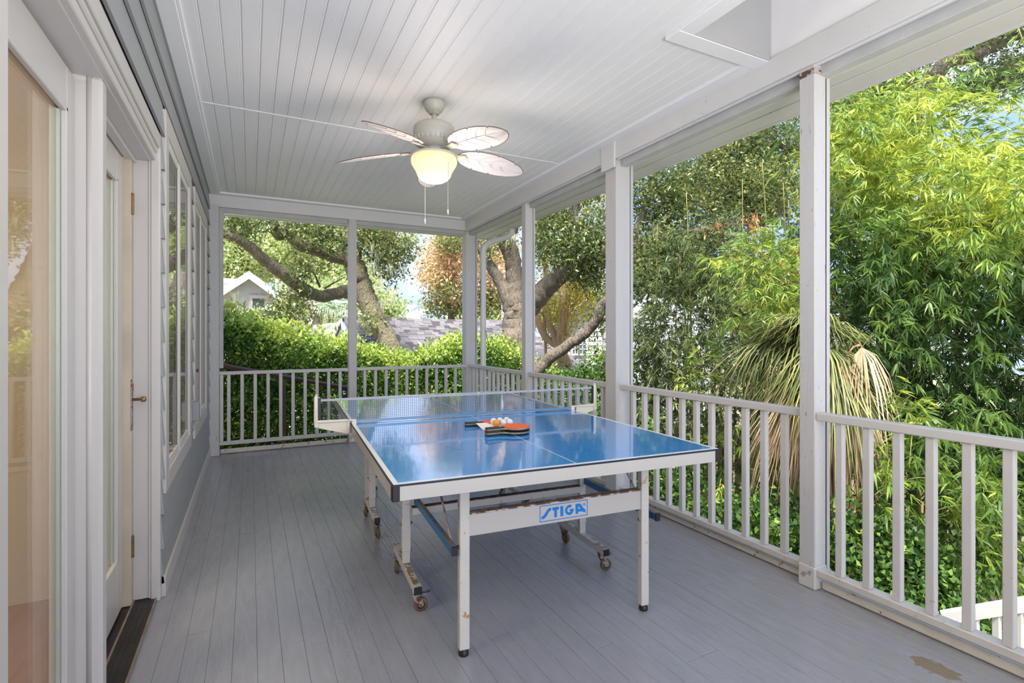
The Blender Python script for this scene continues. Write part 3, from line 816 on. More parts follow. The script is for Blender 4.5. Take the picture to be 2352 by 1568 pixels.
# cross panel with the maker's sign
tbx('cross_panel', -0.430, 0.417, -1.232, -1.210, 0.478, 0.566, TAPRON, 0.002)
tbx('panel_flange', -0.430, 0.417, -1.234, -1.195, 0.566, 0.571, mat('rusted flange', (0.62, 0.55, 0.47), 0.5, rust=0.55, rust_col=(0.16, 0.07, 0.03), top_rust=1.0), 0.001)
tbx('cross_panel', -0.430, 0.417, 1.210, 1.232, 0.478, 0.566, TAPRON, 0.002)
cr_g = G()
# cross bars between the uprights
tbx('cross_bar', -0.525, 0.46, -0.605, -0.585, 0.375, 0.412, TWHITE, 0.002)
tbx('bar_flange', -0.525, 0.46, -0.607, -0.570, 0.412, 0.415, mat('rusted bar', (0.35, 0.24, 0.17), 0.6, rust=0.6, rust_col=(0.14, 0.06, 0.03)))

# sign lettering: outlines as they stand on the panel
TLc, TRc, BRc, BLc = (465, 475), (1740, 300), (1720, 720), (455, 910)
def homog():
    src = [TLc, TRc, BRc, BLc]; dst = [(0, 1), (1, 1), (1, 0), (0, 0)]
    A, B = [], []
    for (x, y), (u, v) in zip(src, dst):
        A.append([x, y, 1, 0, 0, 0, -u * x, -u * y]); B.append(u)
        A.append([0, 0, 0, x, y, 1, -v * x, -v * y]); B.append(v)
    h = np.linalg.solve(np.array(A, float), np.array(B, float)); return np.append(h, 1).reshape(3, 3)
HM = homog()
SX0, SX1, SZ0, SZ1 = -0.112, 0.126, 0.490, 0.560
def sg(p):
    w = HM @ np.array([p[0], p[1], 1.0]); u, v = w[0] / w[2], w[1] / w[2]
    return (SX0 + u * (SX1 - SX0), SZ0 + v * (SZ1 - SZ0))
def curve_mesh(name, polys, m, y, parent, extr=0.0004, xf=None):
    cu_ = bpy.data.curves.new(name, 'CURVE'); cu_.dimensions = '2D'; cu_.fill_mode = 'BOTH'; cu_.extrude = extr
    for poly in polys:
        sp = cu_.splines.new('POLY'); sp.points.add(len(poly) - 1)
        for i, (a, b_) in enumerate(poly): sp.points[i].co = (a, b_, 0, 1)
        sp.use_cyclic_u = True
    t = bpy.data.objects.new(name + '_c', cu_); COL.objects.link(t)
    dg = bpy.context.evaluated_depsgraph_get()
    me = bpy.data.meshes.new_from_object(t.evaluated_get(dg))
    bpy.data.objects.remove(t); bpy.data.curves.remove(cu_)
    me.name = name; me.materials.clear(); me.materials.append(m)
    o = bpy.data.objects.new(name, me)
    if xf is None:
        o.rotation_euler = (PI / 2, 0, 0); o.location = (0, y, 0)
    else:
        o.matrix_local = xf
    o.parent = parent
    COL.objects.link(o)
    return o
def smooth_poly(p, k=3):
    n = len(p); out = []
    for i in range(n):
        p0, p1, p2, p3 = [np.array(p[(i + d) % n], float) for d in (-1, 0, 1, 2)]
        for j in range(k):
            t = j / k
            out.append(tuple(0.5 * (2 * p1 + (p2 - p0) * t + (2 * p0 - 5 * p1 + 4 * p2 - p3) * t * t + (3 * p1 - p0 - 3 * p2 + p3) * t ** 3)))
    return out
Sg = [(768,515),(766,592),(740,602),(712,625),(688,660),(660,708),(628,758),(596,793),(560,816),(507,828),(505,752),(538,742),(562,722),(592,683),(625,632),(660,580),(698,542),(735,522)]
Tg = [(800,512),(975,490),(968,568),(918,575),(912,766),(843,775),(850,588),(800,592)]
Ig = [(1012,482),(1088,472),(1080,740),(1005,750)]
Gg = [(1318,455),(1300,446),(1270,442),(1230,450),(1185,480),(1150,522),(1132,572),(1129,620),(1144,664),(1174,698),(1215,717),(1257,714),(1297,694),(1331,655),(1355,600),(1367,545),(1255,560),(1250,608),(1285,605),(1270,628),(1242,645),(1215,642),(1197,622),(1189,590),(1196,556),(1214,530),(1240,514),(1280,518)]
Ag = [(1415,425),(1520,408),(1545,416),(1570,443),(1600,500),(1630,540),(1672,572),(1665,650),(1620,642),(1588,618),(1478,628),(1472,683),(1405,692)]
Ah = [(1482,490),(1498,488),(1540,552),(1480,556)]
yS = -1.2326
def outl(p): return [sg(q) for q in p]
curve_mesh('logo_letter', [outl(Sg)], LOGO, yS, tb); curve_mesh('logo_letter', [outl(Tg)], LOGO, yS, tb)
curve_mesh('logo_letter', [outl(Ig)], LOGO, yS, tb); curve_mesh('logo_letter', [outl(Gg)], LOGO, yS, tb)
curve_mesh('logo_letter', [outl(Ag), outl(Ah)], LOGO, yS, tb)
t_ = 0.0032
curve_mesh('logo_border', [[(SX0, SZ0), (SX1, SZ0), (SX1, SZ1), (SX0, SZ1)], [(SX0 + t_, SZ0 + t_), (SX1 - t_, SZ0 + t_), (SX1 - t_, SZ1 - t_), (SX0 + t_, SZ1 - t_)]], LOGO, yS, tb)
rc = sg((1645, 430)); rr_ = 0.0062
ring = lambda r: [(rc[0] + r * math.cos(a * PI / 10), rc[1] + r * math.sin(a * PI / 10)) for a in range(20)]
k_ = 0.0012
Rp = [(rc[0] + a * k_, rc[1] + b_ * k_) for a, b_ in [(-2, -3), (-2, 3), (0.6, 3), (2, 2), (2, 0.8), (0.8, -0.1), (2.2, -3), (1.3, -3), (0, -0.3), (-1.1, -0.3), (-1.1, -3)]]
curve_mesh('registered_mark', [ring(rr_), ring(rr_ - 0.0009), Rp], LOGO, yS, tb)

# wheel bars, uprights, casters
def caster_parts(name, xc, yc, yaw, brake=True):
    M = Matrix.Translation((xc, yc, 0)) @ Matrix.Rotation(yaw, 4, 'Z')
    g = G().box(-0.022, 0.022, -0.02, 0.02, 0.094, 0.098, M)
    g.lathe([(0.017, 0.083), (0.019, 0.087), (0.019, 0.094)], (0, 0, 0), 18, 'z', M)
    for s in (-1, 1):          # fork cheeks
        poly = [(-0.020, 0.086), (0.016, 0.086), (0.036, 0.036), (0.030, 0.024), (0.018, 0.026), (-0.010, 0.060)]
        g.prism([(a, b_) for a, b_ in poly], 0, 0.0022, M @ Matrix.Translation((0, s * 0.0135 + (0 if s < 0 else -0.0022), 0)) @ Matrix.Rotation(PI / 2, 4, 'X') @ Matrix.Scale(-1, 4, (0, 0, 1)))
    g.box(-0.020, 0.016, -0.0155, 0.0155, 0.080, 0.086, M)
    if brake:
        g.box(0.016, 0.052, -0.012, 0.012, 0.076, 0.080, M @ Matrix.Translation((0, 0, 0.006)))
        g.box(0.050, 0.066, -0.014, 0.014, 0.078, 0.082, M @ Matrix.Translation((0, 0, 0.008)))
    g.lathe([(0.004, -0.018), (0.004, 0.018)], (0, 0, 0), 10, 'y', M @ Matrix.Translation((0.022, 0, 0.0325)))
    c = g.mk(name, CAST, tb, local=True)
    g = G().lathe([(0.020, -0.0095), (0.029, -0.0095), (0.0322, -0.006), (0.0325, 0), (0.0322, 0.006), (0.029, 0.0095), (0.020, 0.0095), (0.020, -0.0095)], (0, 0, 0), 28, 'y', M @ Matrix.Translation((0.022, 0, 0.0325)))
    w = g.mk('tyre', TYRE, tb, local=True, smooth=True)
    g = G().lathe([(0.0, -0.008), (0.009, -0.011), (0.013, -0.007), (0.020, -0.0085), (0.0205, 0), (0.020, 0.0085), (0.013, 0.007), (0.009, 0.011), (0, 0.008)], (0, 0, 0), 24, 'y', M @ Matrix.Translation((0.022, 0, 0.0325)))
    h = g.mk('hub', HUB, tb, local=True, smooth=True)
    for o in (w, h):
        o.parent = c; o.location = Vector(o.location) - Vector(c.location)
    return c
def wheel_bar(xc, y0, y1, upr, sleeve=True, zt=0.134, yaws=(0.9, 1.3)):
    zb_ = zt - 0.036
    tbx('wheel_bar', xc - 0.018, xc + 0.018, y0 + 0.004, y1 - 0.004, zb_, zt, TWHITE, 0.002)
    tbx('end_cap', xc - 0.0185, xc + 0.0185, y0, y0 + 0.006, zb_ - 0.001, zt - 0.001, BLACK, 0.002)
    tbx('end_cap', xc - 0.0185, xc + 0.0185, y1 - 0.006, y1, zb_ - 0.001, zt - 0.001, BLACK, 0.002)
    for yy, sl in upr:
        tbx('upright', xc - 0.019, xc + 0.019, yy - 0.014, yy + 0.014, zt, 0.72, TWHITE, 0.002)
        if sl:
            g = G(); g.cbox(xc - 0.022, xc + 0.022, yy - 0.017, yy + 0.006, zt + 0.06, 0.36, 0.002)
            g.mk('sleeve', TWHITE, tb, local=True)
            for zz in (0.20, 0.335, 0.46):
                for sx in (-1, 1):
                    if zz > 0.4 and sx > 0: continue
                    gg = G().lathe([(0.008, 0), (0.008, 0.006), (0.004, 0.010)], (0, 0, 0), 6, 'x', Matrix.Translation((xc + sx * 0.0215, yy - 0.004, zz)) @ Matrix.Rotation(0 if sx > 0 else PI, 4, 'Z'))
                    gg.mk('bolt', CAST, tb, local=True)
    caster_parts('caster', xc, y0 + 0.045, yaws[0]); caster_parts('caster', xc, y1 - 0.045, yaws[1])
wheel_bar(-0.556, -0.868, -0.32, [(-0.585, True)], yaws=(-0.15, -1.9))
wheel_bar(0.478, -0.850, -0.32, [(-0.585, True)], yaws=(-0.1, -1.4))
wheel_bar(-0.592, 0.130, 0.66, [(0.36, True), (0.58, False)], yaws=(-1.35, -2.0))
wheel_bar(0.470, 0.160, 0.66, [(0.39, False)], yaws=(-1.4, -2.6))
tbx('cross_bar', -0.57, 0.45, 0.37, 0.39, 0.375, 0.412, TWHITE, 0.002)
# blue struts with black ends
for xs in (-0.497, 0.495):
    for sy in (-1, 1):
        y0, y1 = sorted((sy * 0.565, sy * 1.255))
        zc_ = 0.437
        tbx('blue_strut', xs - 0.011, xs + 0.011, y0, y1, zc_ - 0.017, zc_ + 0.017, TBLUE, 0.002)
        tbx('end_cap', xs - 0.0115, xs + 0.0115, y0 - 0.003, y0 + 0.006, zc_ - 0.0175, zc_ + 0.0175, BLACK)
        tbx('end_cap', xs - 0.0115, xs + 0.0115, y1 - 0.006, y1 + 0.003, zc_ - 0.0175, zc_ + 0.0175, BLACK)
        xi = xs + (0.02 if xs < 0 else -0.02)
        g = G().lathe([(0.010, -0.015), (0.010, 0.015)], (0, 0, 0), 12, 'x', Matrix.Translation((xi, sy * 1.225, zc_)))
        g.mk('strut_bolt', BLACK, tb, local=True)
    pth, rr2 = smooth_path([(xs + 0.015, -0.86, 0.70, 0.005), (xs + 0.017, -0.88, 0.67, 0.005), (xs + 0.018, -0.94, 0.62, 0.005), (xs + 0.015, -1.08, 0.50, 0.005), (xs + 0.013, -1.17, 0.44, 0.005)], 4)
    g = G().tube(pth, rr2, 6); g.mk('lock_rod', mat('rusty rod', (0.55, 0.45, 0.38), 0.5, rust=0.45), tb, local=True, smooth=True)

# ------------------------------------------------------------------ net set (clamps on; its own thing)
nt_ = empty('table_tennis_net', (1.302, 3.164, 0.76), TR)
tag(nt_, 'fine dark table tennis net with white tape and cream clamp posts', 'net')
def nbx(name, x0, x1, y0, y1, z0, z1, m, b=0.0): return box(name, x0, x1, y0, y1, z0 - 0.76, z1 - 0.76, m, nt_, local=True, b=b)
Nx0, Nx1 = -0.935, 0.905
g = G()
nx, nz = 150, 13
for i in range(nx + 1):
    x_ = Nx0 + (Nx1 - Nx0) * i / nx
    g.add([(x_ - 0.0008, 0, 0.024), (x_ + 0.0008, 0, 0.024), (x_ + 0.0008, 0, 0.152), (x_ - 0.0008, 0, 0.152)], [(0, 1, 2, 3)])
for k in range(nz + 1):
    z_ = 0.024 + 0.128 * k / nz
    g.add([(Nx0, 0.0004, z_ - 0.0008), (Nx1, 0.0004, z_ - 0.0008), (Nx1, 0.0004, z_ + 0.0008), (Nx0, 0.0004, z_ + 0.0008)], [(0, 1, 2, 3)])
o = g.mk('netting', NETM, nt_, local=True); o['kind'] = 'stuff'
g = G()
ppt = [(Nx0, 0.158), (-0.5, 0.1555), (0, 0.153), (0.5, 0.1555), (Nx1, 0.158)]
for (a, az), (b_, bz) in zip(ppt[:-1], ppt[1:]):
    g.add([(a, -0.002, az - 0.013), (b_, -0.002, bz - 0.013), (b_, -0.002, bz), (a, -0.002, az), (a, 0.002, az - 0.013), (b_, 0.002, bz - 0.013), (b_, 0.002, bz), (a, 0.002, az)], [(0, 1, 2, 3), (7, 6, 5, 4), (3, 2, 6, 7), (0, 4, 5, 1)])
g.mk('top_tape', TAPE, nt_, local=True)
nbx('bottom_band', Nx0 + 0.10, Nx1 - 0.08, -0.0006, 0.0006, 0.768, 0.784, mat('clear band', (0.15, 0.30, 0.48), 0.3), 0)
for s in (-1, 1):
    xe = Nx0 if s < 0 else Nx1
    x_0, x_1 = sorted((xe, xe + s * 0.018))
    nbx('side_band', x_0, x_1, -0.004, 0.004, 0.800, 0.925, BLACK, 0.001)
    g = G().lathe([(0.011, 0.008), (0.012, 0.012), (0.011, 0.17), (0.009, 0.176), (0.0, 0.178)], (xe + s * 0.027, 0, 0), 18)
    g.lathe([(0.007, 0.178), (0.008, 0.184), (0.0, 0.187)], (xe + s * 0.025, 0, 0), 14)
    g.mk('post', CREAM, nt_, local=True, smooth=True)
    # clamp arm: triangular web with rims
    xo, xi = xe + s * 0.035, s * (HW + 0.012)
    poly = [(xo, 0.035), (xi, 0.032), (xi, -0.052), (xi + s * 0.02, -0.052), (xo, -0.002)]
    g = G(); Mx = Matrix.Translation((0, 0.003, 0)) @ Matrix.Rotation(PI / 2, 4, 'X')
    if s > 0: poly = poly[::-1]
    g.prism(poly, 0, 0.006, Mx)
    g.cbox(min(xo, s * 0.735), max(xo, s * 0.735), -0.013, 0.013, 0.021, 0.030, 0.002)
    g.cbox(min(xi, xi + s * 0.012), max(xi, xi + s * 0.012), -0.013, 0.013, -0.052, 0.03, 0.002)
    p0, p1 = Vector((xo, 0, 0.0)), Vector((xi + s * 0.01, 0, -0.052))
    g.tube([p0, p1], 0.006, 8)
    g.cbox(min(xo, xo - s * 0.02), max(xo, xo - s * 0.02), -0.013, 0.013, -0.006, 0.03, 0.003)
    g.cbox(min(xi, s * 0.735), max(xi, s * 0.735), -0.013, 0.013, -0.062, -0.052, 0.002)
    g.box(min(s * 0.735, s * 0.7605), max(s * 0.735, s * 0.7605), -0.010, 0.010, 0.0012, 0.022)
    g.mk('clamp', CREAM, nt_, local=True)
    g = G().lathe([(0.004, -0.082), (0.004, -0.052)], (s * 0.748, 0, 0), 10); g.lathe([(0.006, -0.103), (0.019, -0.100), (0.020, -0.094), (0.010, -0.090), (0.007, -0.080), (0.0, -0.078)], (s * 0.748, 0, 0), 20)
    g.mk('clamp_screw', CREAM, nt_, local=True, smooth=True)

# ------------------------------------------------------------------ bats, balls
def tpt(u, v, z=0.76):
    """table-frame point (u across, v along) to world"""
    c, s = math.cos(TR), math.sin(TR)
    return (1.302 + c * u - s * v, 3.164 + s * u + c * v, z)
def bat(loc, rz, label, top, group='bats lying on the table', tilt=(0, 0)):
    e = tag(empty('table_tennis_bat', loc, rz), label, 'bat', group)
    e.rotation_euler = (tilt[0], tilt[1], rz)
    # blade outline, handle along -x
    pts = []
    for i in range(33):
        a = math.radians(-152 + 304 * i / 32)
        pts.append((0.076 * math.cos(a) * 1.03, 0.075 * math.sin(a)))
    wood = pts + [(-0.094, 0.020), (-0.100, 0.014), (-0.178, 0.014), (-0.178, -0.014), (-0.100, -0.014), (-0.094, -0.020)]
    g = G().prism(wood, 0.004, 0.010); g.mk('blade', BATE, e, local=True)
    rub = [p for p in pts if p[0] > -0.064] + [(-0.066, 0.030), (-0.066, -0.030)]
    g = G().prism(rub, 0.010, 0.0135); g.mk('rubber', top, e, local=True)
    g = G().prism(rub, 0.0005, 0.004); g.mk('rubber', BATB, e, local=True)
    for z0, z1 in ((0.010, 0.0185), (-0.0045, 0.004)):
        g = G(); g.cbox(-0.180, -0.098, -0.0155, 0.0155, z0, z1, 0.005); g.cbox(-0.10, -0.072, -0.012, 0.012, z0, (z0 + z1) / 2 + (0.001), 0.003); g.mk('handle', BATB, e, local=True)
    return e
b1c = tpt(0.03, -0.640, 0.7655)
bat(b1c, math.radians(2), 'lowest bat of the crossed pile, dark worn edge', BATB)
bat(tpt(0.034, -0.632, 0.7850), math.radians(3), 'bat with orange rubber facing up, on top of the pile', ORANGE)
bat(tpt(0.020, -0.338, 0.7655), math.radians(-4), 'bat under the ball pack, black handle towards the net post, red rubber', REDP)
pk = empty('ball_pack', tpt(0.03, -0.425, 0.761), TR + 0.05)
tag(pk, 'clear blister pack with a white printed card holding table tennis balls', 'pack')
g = G()
cardp = [(-0.135, -0.055, 0.0), (0.085, -0.050, 0.002), (0.085, 0.055, 0.014), (-0.135, 0.055, 0.020)]
g.add(cardp + [(a, b_, c_ + 0.0008) for a, b_, c_ in cardp], [(3, 2, 1, 0), (4, 5, 6, 7), (0, 1, 5, 4), (1, 2, 6, 5), (2, 3, 7, 6), (3, 0, 4, 7)])
g.mk('card', PAPER, pk, local=True)
g = G()
for i in range(4): g.box(-0.122 + i * 0.017, -0.112 + i * 0.017, -0.044, -0.034, 0.0030, 0.0036)
g.mk('print', REDP, pk, local=True)
bx = [-0.036, 0.006, 0.048]
for j, yy in enumerate((-0.021, 0.022)):
    for i, xx in enumerate(bx):
        zz = 0.022 + (0.006 if j else 0.002)
        g = G(); g.lathe([(0.026 * math.cos(t), 0.026 * math.sin(t)) for t in [k * PI / 20 for k in range(0, 11)]], (xx, yy, zz), 20)
        g.mk('blister', DOME, pk, local=True, smooth=True)
        w = tpt(0.03, -0.425, 0)
        c_, s_ = math.cos(TR + 0.05), math.sin(TR + 0.05)
        px_, py_ = w[0] + c_ * xx - s_ * yy, w[1] + s_ * xx + c_ * yy
        orange = (j == 0 and i == 0)
        g = G(); g.lathe([(0.0198 * math.sin(k * PI / 12), -0.0198 * math.cos(k * PI / 12)) for k in range(13)], (px_, py_, 0.761 + zz + 0.001), 20)
        ob_ = g.mk('table_tennis_ball', BALLO if orange else BALLW, smooth=True)
        lab = 'orange table tennis ball at the front corner of the blister pack' if orange else ['white table tennis ball in the front row of the pack, next to the orange ball', 'white table tennis ball in the front row of the pack, far from the orange ball'][max(0, i - 1)] if j == 0 else ['white table tennis ball in the rear row, right behind the orange ball', 'white table tennis ball in the middle of the rear row of the pack', 'white table tennis ball at the end of the rear row, away from the orange ball'][i]
        tag(ob_, lab, 'ball', 'balls in the blister pack')

# ================================================================== CEILING FAN
FX, FY = 1.07, 3.257
fan = tag(empty('ceiling_fan', (FX, FY, ZC - 0.003)), 'off white ceiling fan with leaf shaped blades and a lit glass bowl', 'fan')
g = G().lathe([(0.069, 2.812), (0.069, 2.795), (0.065, 2.775), (0.055, 2.755), (0.040, 2.742), (0.034, 2.740), (0.033, 2.733), (0.0, 2.733)], (FX, FY, 0), 40); g.mk('canopy', FANW, fan, smooth=True)
g = G().lathe([(0.0155, 2.735), (0.0155, 2.66)], (FX, FY, 0), 20); g.mk('downrod', FANW, fan, smooth=True)
g = G().lathe([(0.018, 2.684), (0.030, 2.668), (0.032, 2.662)], (FX, FY, 0), 24); g.mk('coupling', FANW, fan, smooth=True)
g = G().lathe([(0.030, 2.665), (0.085, 2.663), (0.118, 2.655), (0.132, 2.640), (0.136, 2.620), (0.133, 2.612), (0.136, 2.606), (0.135, 2.575), (0.133, 2.555), (0.120, 2.530), (0.095, 2.512), (0.070, 2.506), (0.0, 2.505)], (FX, FY, 0), 48); g.mk('motor_housing', FANW, fan, smooth=True)
g = G()
for k in range(28):
    a = 2 * PI * k / 28
    g.tube([(FX + 0.136 * math.cos(a), FY + 0.136 * math.sin(a), 2.566), (FX + 0.131 * math.cos(a), FY + 0.131 * math.sin(a), 2.543)], 0.0045, 6)
g.mk('vent_rib', FANW, fan)
g = G().lathe([(0.050, 2.512), (0.070, 2.508), (0.070, 2.480), (0.070, 2.470), (0.078, 2.466), (0.148, 2.462), (0.151, 2.456), (0.149, 2.449), (0.0, 2.449)], (FX, FY, 0), 40); g.mk('light_fitter', FANW, fan, smooth=True)
bowlm = bpy.data.materials.new('lit bowl'); bowlm.use_nodes = True
_b = bowlm.node_tree.nodes['Principled BSDF']; _b.inputs['Base Color'].default_value = (0.40, 0.32, 0.20, 1); _b.inputs['Roughness'].default_value = 0.15
_b.inputs['Emission Color'].default_value = (1.0, 0.66, 0.34, 1)
_lw = bowlm.node_tree.nodes.new('ShaderNodeNewGeometry'); _sx = bowlm.node_tree.nodes.new('ShaderNodeSeparateXYZ'); _mr = bowlm.node_tree.nodes.new('ShaderNodeMapRange')
bowlm.node_tree.links.new(_lw.outputs['Position'], _sx.inputs[0]); bowlm.node_tree.links.new(_sx.outputs[2], _mr.inputs[0])
_mr.inputs[1].default_value = 2.45; _mr.inputs[2].default_value = 2.30; _mr.inputs[3].default_value = 0.55; _mr.inputs[4].default_value = 0.95
bowlm.node_tree.links.new(_mr.outputs[0], _b.inputs['Emission Strength'])
g = G().lathe([(0.143, 2.450), (0.148, 2.436), (0.149, 2.418), (0.145, 2.402), (0.134, 2.384), (0.121, 2.364), (0.113, 2.344), (0.106, 2.326), (0.092, 2.308), (0.068, 2.294), (0.036, 2.286), (0.0, 2.284)], (FX, FY, 0), 48)
g.mk('glass_bowl', bowlm, fan, smooth=True)
pl = bpy.data.lights.new('fan_bulb', 'POINT'); pl.energy = 15; pl.color = (1.0, 0.85, 0.68); pl.shadow_soft_size = 0.28
plo = bpy.data.objects.new('fan_bulb', pl); plo.location = (FX, FY, 2.20); COL.objects.link(plo)

def leaf_outline():
    """half-outlines of a carved palm-leaf blade along x from 0 to 0.50"""
    up = [(0.0, 0.010), (0.02, 0.045), (0.05, 0.072), (0.10, 0.092), (0.135, 0.101), (0.145, 0.088), (0.152, 0.103), (0.22, 0.108), (0.265, 0.107), (0.275, 0.093), (0.283, 0.106), (0.34, 0.100), (0.40, 0.084), (0.45, 0.060), (0.485, 0.030), (0.50, 0.0)]
    dn = [(0.485, -0.030), (0.45, -0.058), (0.415, -0.074), (0.405, -0.062), (0.395, -0.080), (0.33, -0.096), (0.27, -0.104), (0.26, -0.090), (0.25, -0.105), (0.19, -0.104), (0.12, -0.096), (0.112, -0.082), (0.104, -0.092), (0.05, -0.070), (0.02, -0.042), (0.0, -0.010)]
    return up + dn
OUT = leaf_outline()
def blade_mesh():
    import bmesh
    bm = bmesh.new()
    def zf(x, y): return 0.020 * math.sin(x / 0.5 * PI) * 0.6 - 0.9 * y * y - 0.012 * (x / 0.5) ** 2
    rows = []
    for sc in (1.0, 0.8, 0.55, 0.3):
        rows.append([bm.verts.new((0.02 * (1 - sc) + x * (1 - (1 - sc) * 0.06) * 1.0, y * sc, zf(x, y * sc) + (0.0025 if sc in (0.55,) else 0))) for x, y in OUT])
    n = len(OUT)
    for r0, r1 in zip(rows[:-1], rows[1:]):
        for i in range(n - 1):
            if (r0[i].co - r0[i+1].co).length > 1e-6: bm.faces.new((r0[i], r0[i + 1], r1[i + 1], r1[i]))
    # spine
    last = rows[-1]
    for i in range(n // 2 - 1):
        a, b_, c_, d_ = last[i], last[i + 1], last[n - 2 - i], last[n - 1 - i]
        if len({a, b_, c_, d_}) == 4:
            try: bm.faces.new((a, b_, c_, d_))
            except Exception: pass
        elif len({a, b_, c_, d_}) == 3:
            try: bm.faces.new(tuple(dict.fromkeys((a, b_, c_, d_))))
            except Exception: pass
    bmesh.ops.recalc_face_normals(bm, faces=bm.faces)
    me = bpy.data.meshes.new('blade'); bm.to_mesh(me); bm.free()
    me.polygons.foreach_set('use_smooth', [True] * len(me.polygons))
    return me
bl_me = blade_mesh()
bl_me.materials.append(BLADEW); bl_me.materials.append(BLADEE)
# raised veins
gv = G()
gv.tube([(0.02, 0, -0.001), (0.15, 0, 0.006), (0.30, 0, 0.006), (0.47, 0, -0.008)], [0.004, 0.0035, 0.003, 0.001], 6)
for k in range(5):
    for s in (-1, 1):
        x0 = 0.06 + 0.085 * k
        gv.tube([(x0, 0, 0.001), (x0 + 0.035, s * 0.035, 0.001), (x0 + 0.075, s * 0.072 * (1 - 0.07 * k), -0.004 - 0.004)], [0.0022, 0.002, 0.001], 5)
ge = G()
nO = len(OUT)
def zf_(x, y): return 0.020 * math.sin(x / 0.5 * PI) * 0.6 - 0.9 * y * y - 0.012 * (x / 0.5) ** 2
ge.tube([(x, y, zf_(x, y) + 0.002) for x, y in OUT], 0.0028, 5)
for k in range(5):
    a = math.radians(146 + 72 * k)
    e = bpy.data.objects.new('blade', bl_me); COL.objects.link(e); e.parent = fan
    zb = 2.487 - (ZC - 0.003)
    R = Matrix.Rotation(a, 4, 'Z') @ Matrix.Translation((0.165, 0, zb)) @ Matrix.Rotation(math.radians(4.0), 4, 'Y') @ Matrix.Rotation(math.radians(-16), 4, 'X')
    e.matrix_local = R
    if k == 0:
        mv = gv.mk('vein', BLADEW); me_v = mv.data; me_e = ge.mk('rim', BLADEE).data
        cv_ = mv.location.copy(); ob2 = [o for o in COL.objects if o.data == me_e][0]; ce_ = ob2.location.copy()
        bpy.data.objects.remove(mv); bpy.data.objects.remove(ob2)
        iron = G(); iron.prism([(-0.085, -0.014), (0.0, -0.018), (0.045, -0.030), (0.07, 0.0), (0.045, 0.030), (0.0, 0.018), (-0.085, 0.014)], -0.010, -0.004); im = iron.mk('blade_arm', FANW); me_i = im.data; ci_ = im.location.copy(); bpy.data.objects.remove(im)
    for nm, me_, c_ in (('vein', me_v, cv_), ('rim', me_e, ce_), ('blade_arm', me_i, ci_)):
        o = bpy.data.objects.new(nm, me_); o.parent = e; o.location = c_; COL.objects.link(o)
for (dx, dy, zl) in ((-0.075, -0.045, 2.00), (0.05, -0.13, 2.055)):
    g = G().tube([(FX + dx, FY + dy, 2.468), (FX + dx, FY + dy, zl + 0.03)], 0.0016, 6); ch = g.mk('pull_chain', mat('chain', (0.45, 0.40, 0.33), 0.4, metal=0.4), fan)
    g = G().lathe([(0.0, 0.0), (0.005, 0.002), (0.005, 0.028), (0.002, 0.034)], (FX + dx, FY + dy, zl), 10); o = g.mk('chain_pull', CREAM, fan, smooth=True)
    o.parent = ch; o.location = Vector((0, 0, zl + 0.017 - (2.468 + zl + 0.03) / 2))

# ================================================================== OUTDOORS: ground, fence, houses
GZ = -2.2
gd = tag(box('ground', -40, 60, -20, 90, GZ - 0.3, GZ, GROUND), 'leaf littered ground of the gardens below the porch', None, kind='structure')

def unit(v): return v / np.maximum(np.linalg.norm(v, axis=-1, keepdims=True), 1e-9)
def rvec(n): return unit(rng.normal(size=(n, 3)))
def leaf_arrays(base, d, L_, W_, tint, droop=0.0, six=False, fold=0.25):
    """leaves as small folded blades; returns verts, loop idx, loop totals, tint per vertex"""
    n = len(base)
    d = unit(d)
    ref = rvec(n)
    side = unit(np.cross(d, ref)); nrm = np.cross(side, d)
    L_ = np.broadcast_to(L_, (n,))[:, None]; W_ = np.broadcast_to(W_, (n,))[:, None]
    dz = np.array([0, 0, -1.0]) * L_ * droop
    if not six:
        V = np.stack([base, base + d * L_ * 0.45 + side * W_ / 2 + nrm * W_ * fold + dz * 0.2, base + d * L_ + dz, base + d * L_ * 0.45 - side * W_ / 2 + nrm * W_ * fold + dz * 0.2], 1)
        li = (np.arange(n)[:, None] * 4 + np.array([0, 1, 2, 3])).ravel(); lt = np.full(n, 4, dtype=np.int32)
        k = 4
    else:
        V = np.stack([base,
                      base + d * L_ * 0.22 + side * W_ * 0.5 + nrm * W_ * fold + dz * 0.05, base + d * L_ * 0.22 - side * W_ * 0.5 + nrm * W_ * fold + dz * 0.05,
                      base + d * L_ * 0.62 + side * W_ * 0.36 + nrm * W_ * fold * 0.5 + dz * 0.38, base + d * L_ * 0.62 - side * W_ * 0.36 + nrm * W_ * fold * 0.5 + dz * 0.38,
                      base + d * L_ + dz], 1)
        pat = np.array([0, 1, 2, 2, 1, 3, 4, 4, 3, 5])
        li = (np.arange(n)[:, None] * 6 + pat).ravel(); lt = np.tile(np.array([3, 4, 3], dtype=np.int32), n)
        k = 6
    return V.reshape(-1, 3), li, lt, np.repeat(tint, k)
def leaf_mesh(name, arrs, m, parent, kind='stuff', local=False):
    V, li, lt, t = arrs
    o = mk(name, V, (li, lt), m, parent, local, attr=np.clip(t, 0, 1))
    if kind: o['kind'] = kind
    return o
def merge(parts):
    Vs, ls, ts, tt = [], [], [], []; off = 0
    for V, li, lt, t in parts:
        Vs.append(V); ls.append(li + off); ts.append(lt); tt.append(t); off += len(V)
    return np.concatenate(Vs), np.concatenate(ls), np.concatenate(ts), np.concatenate(tt)

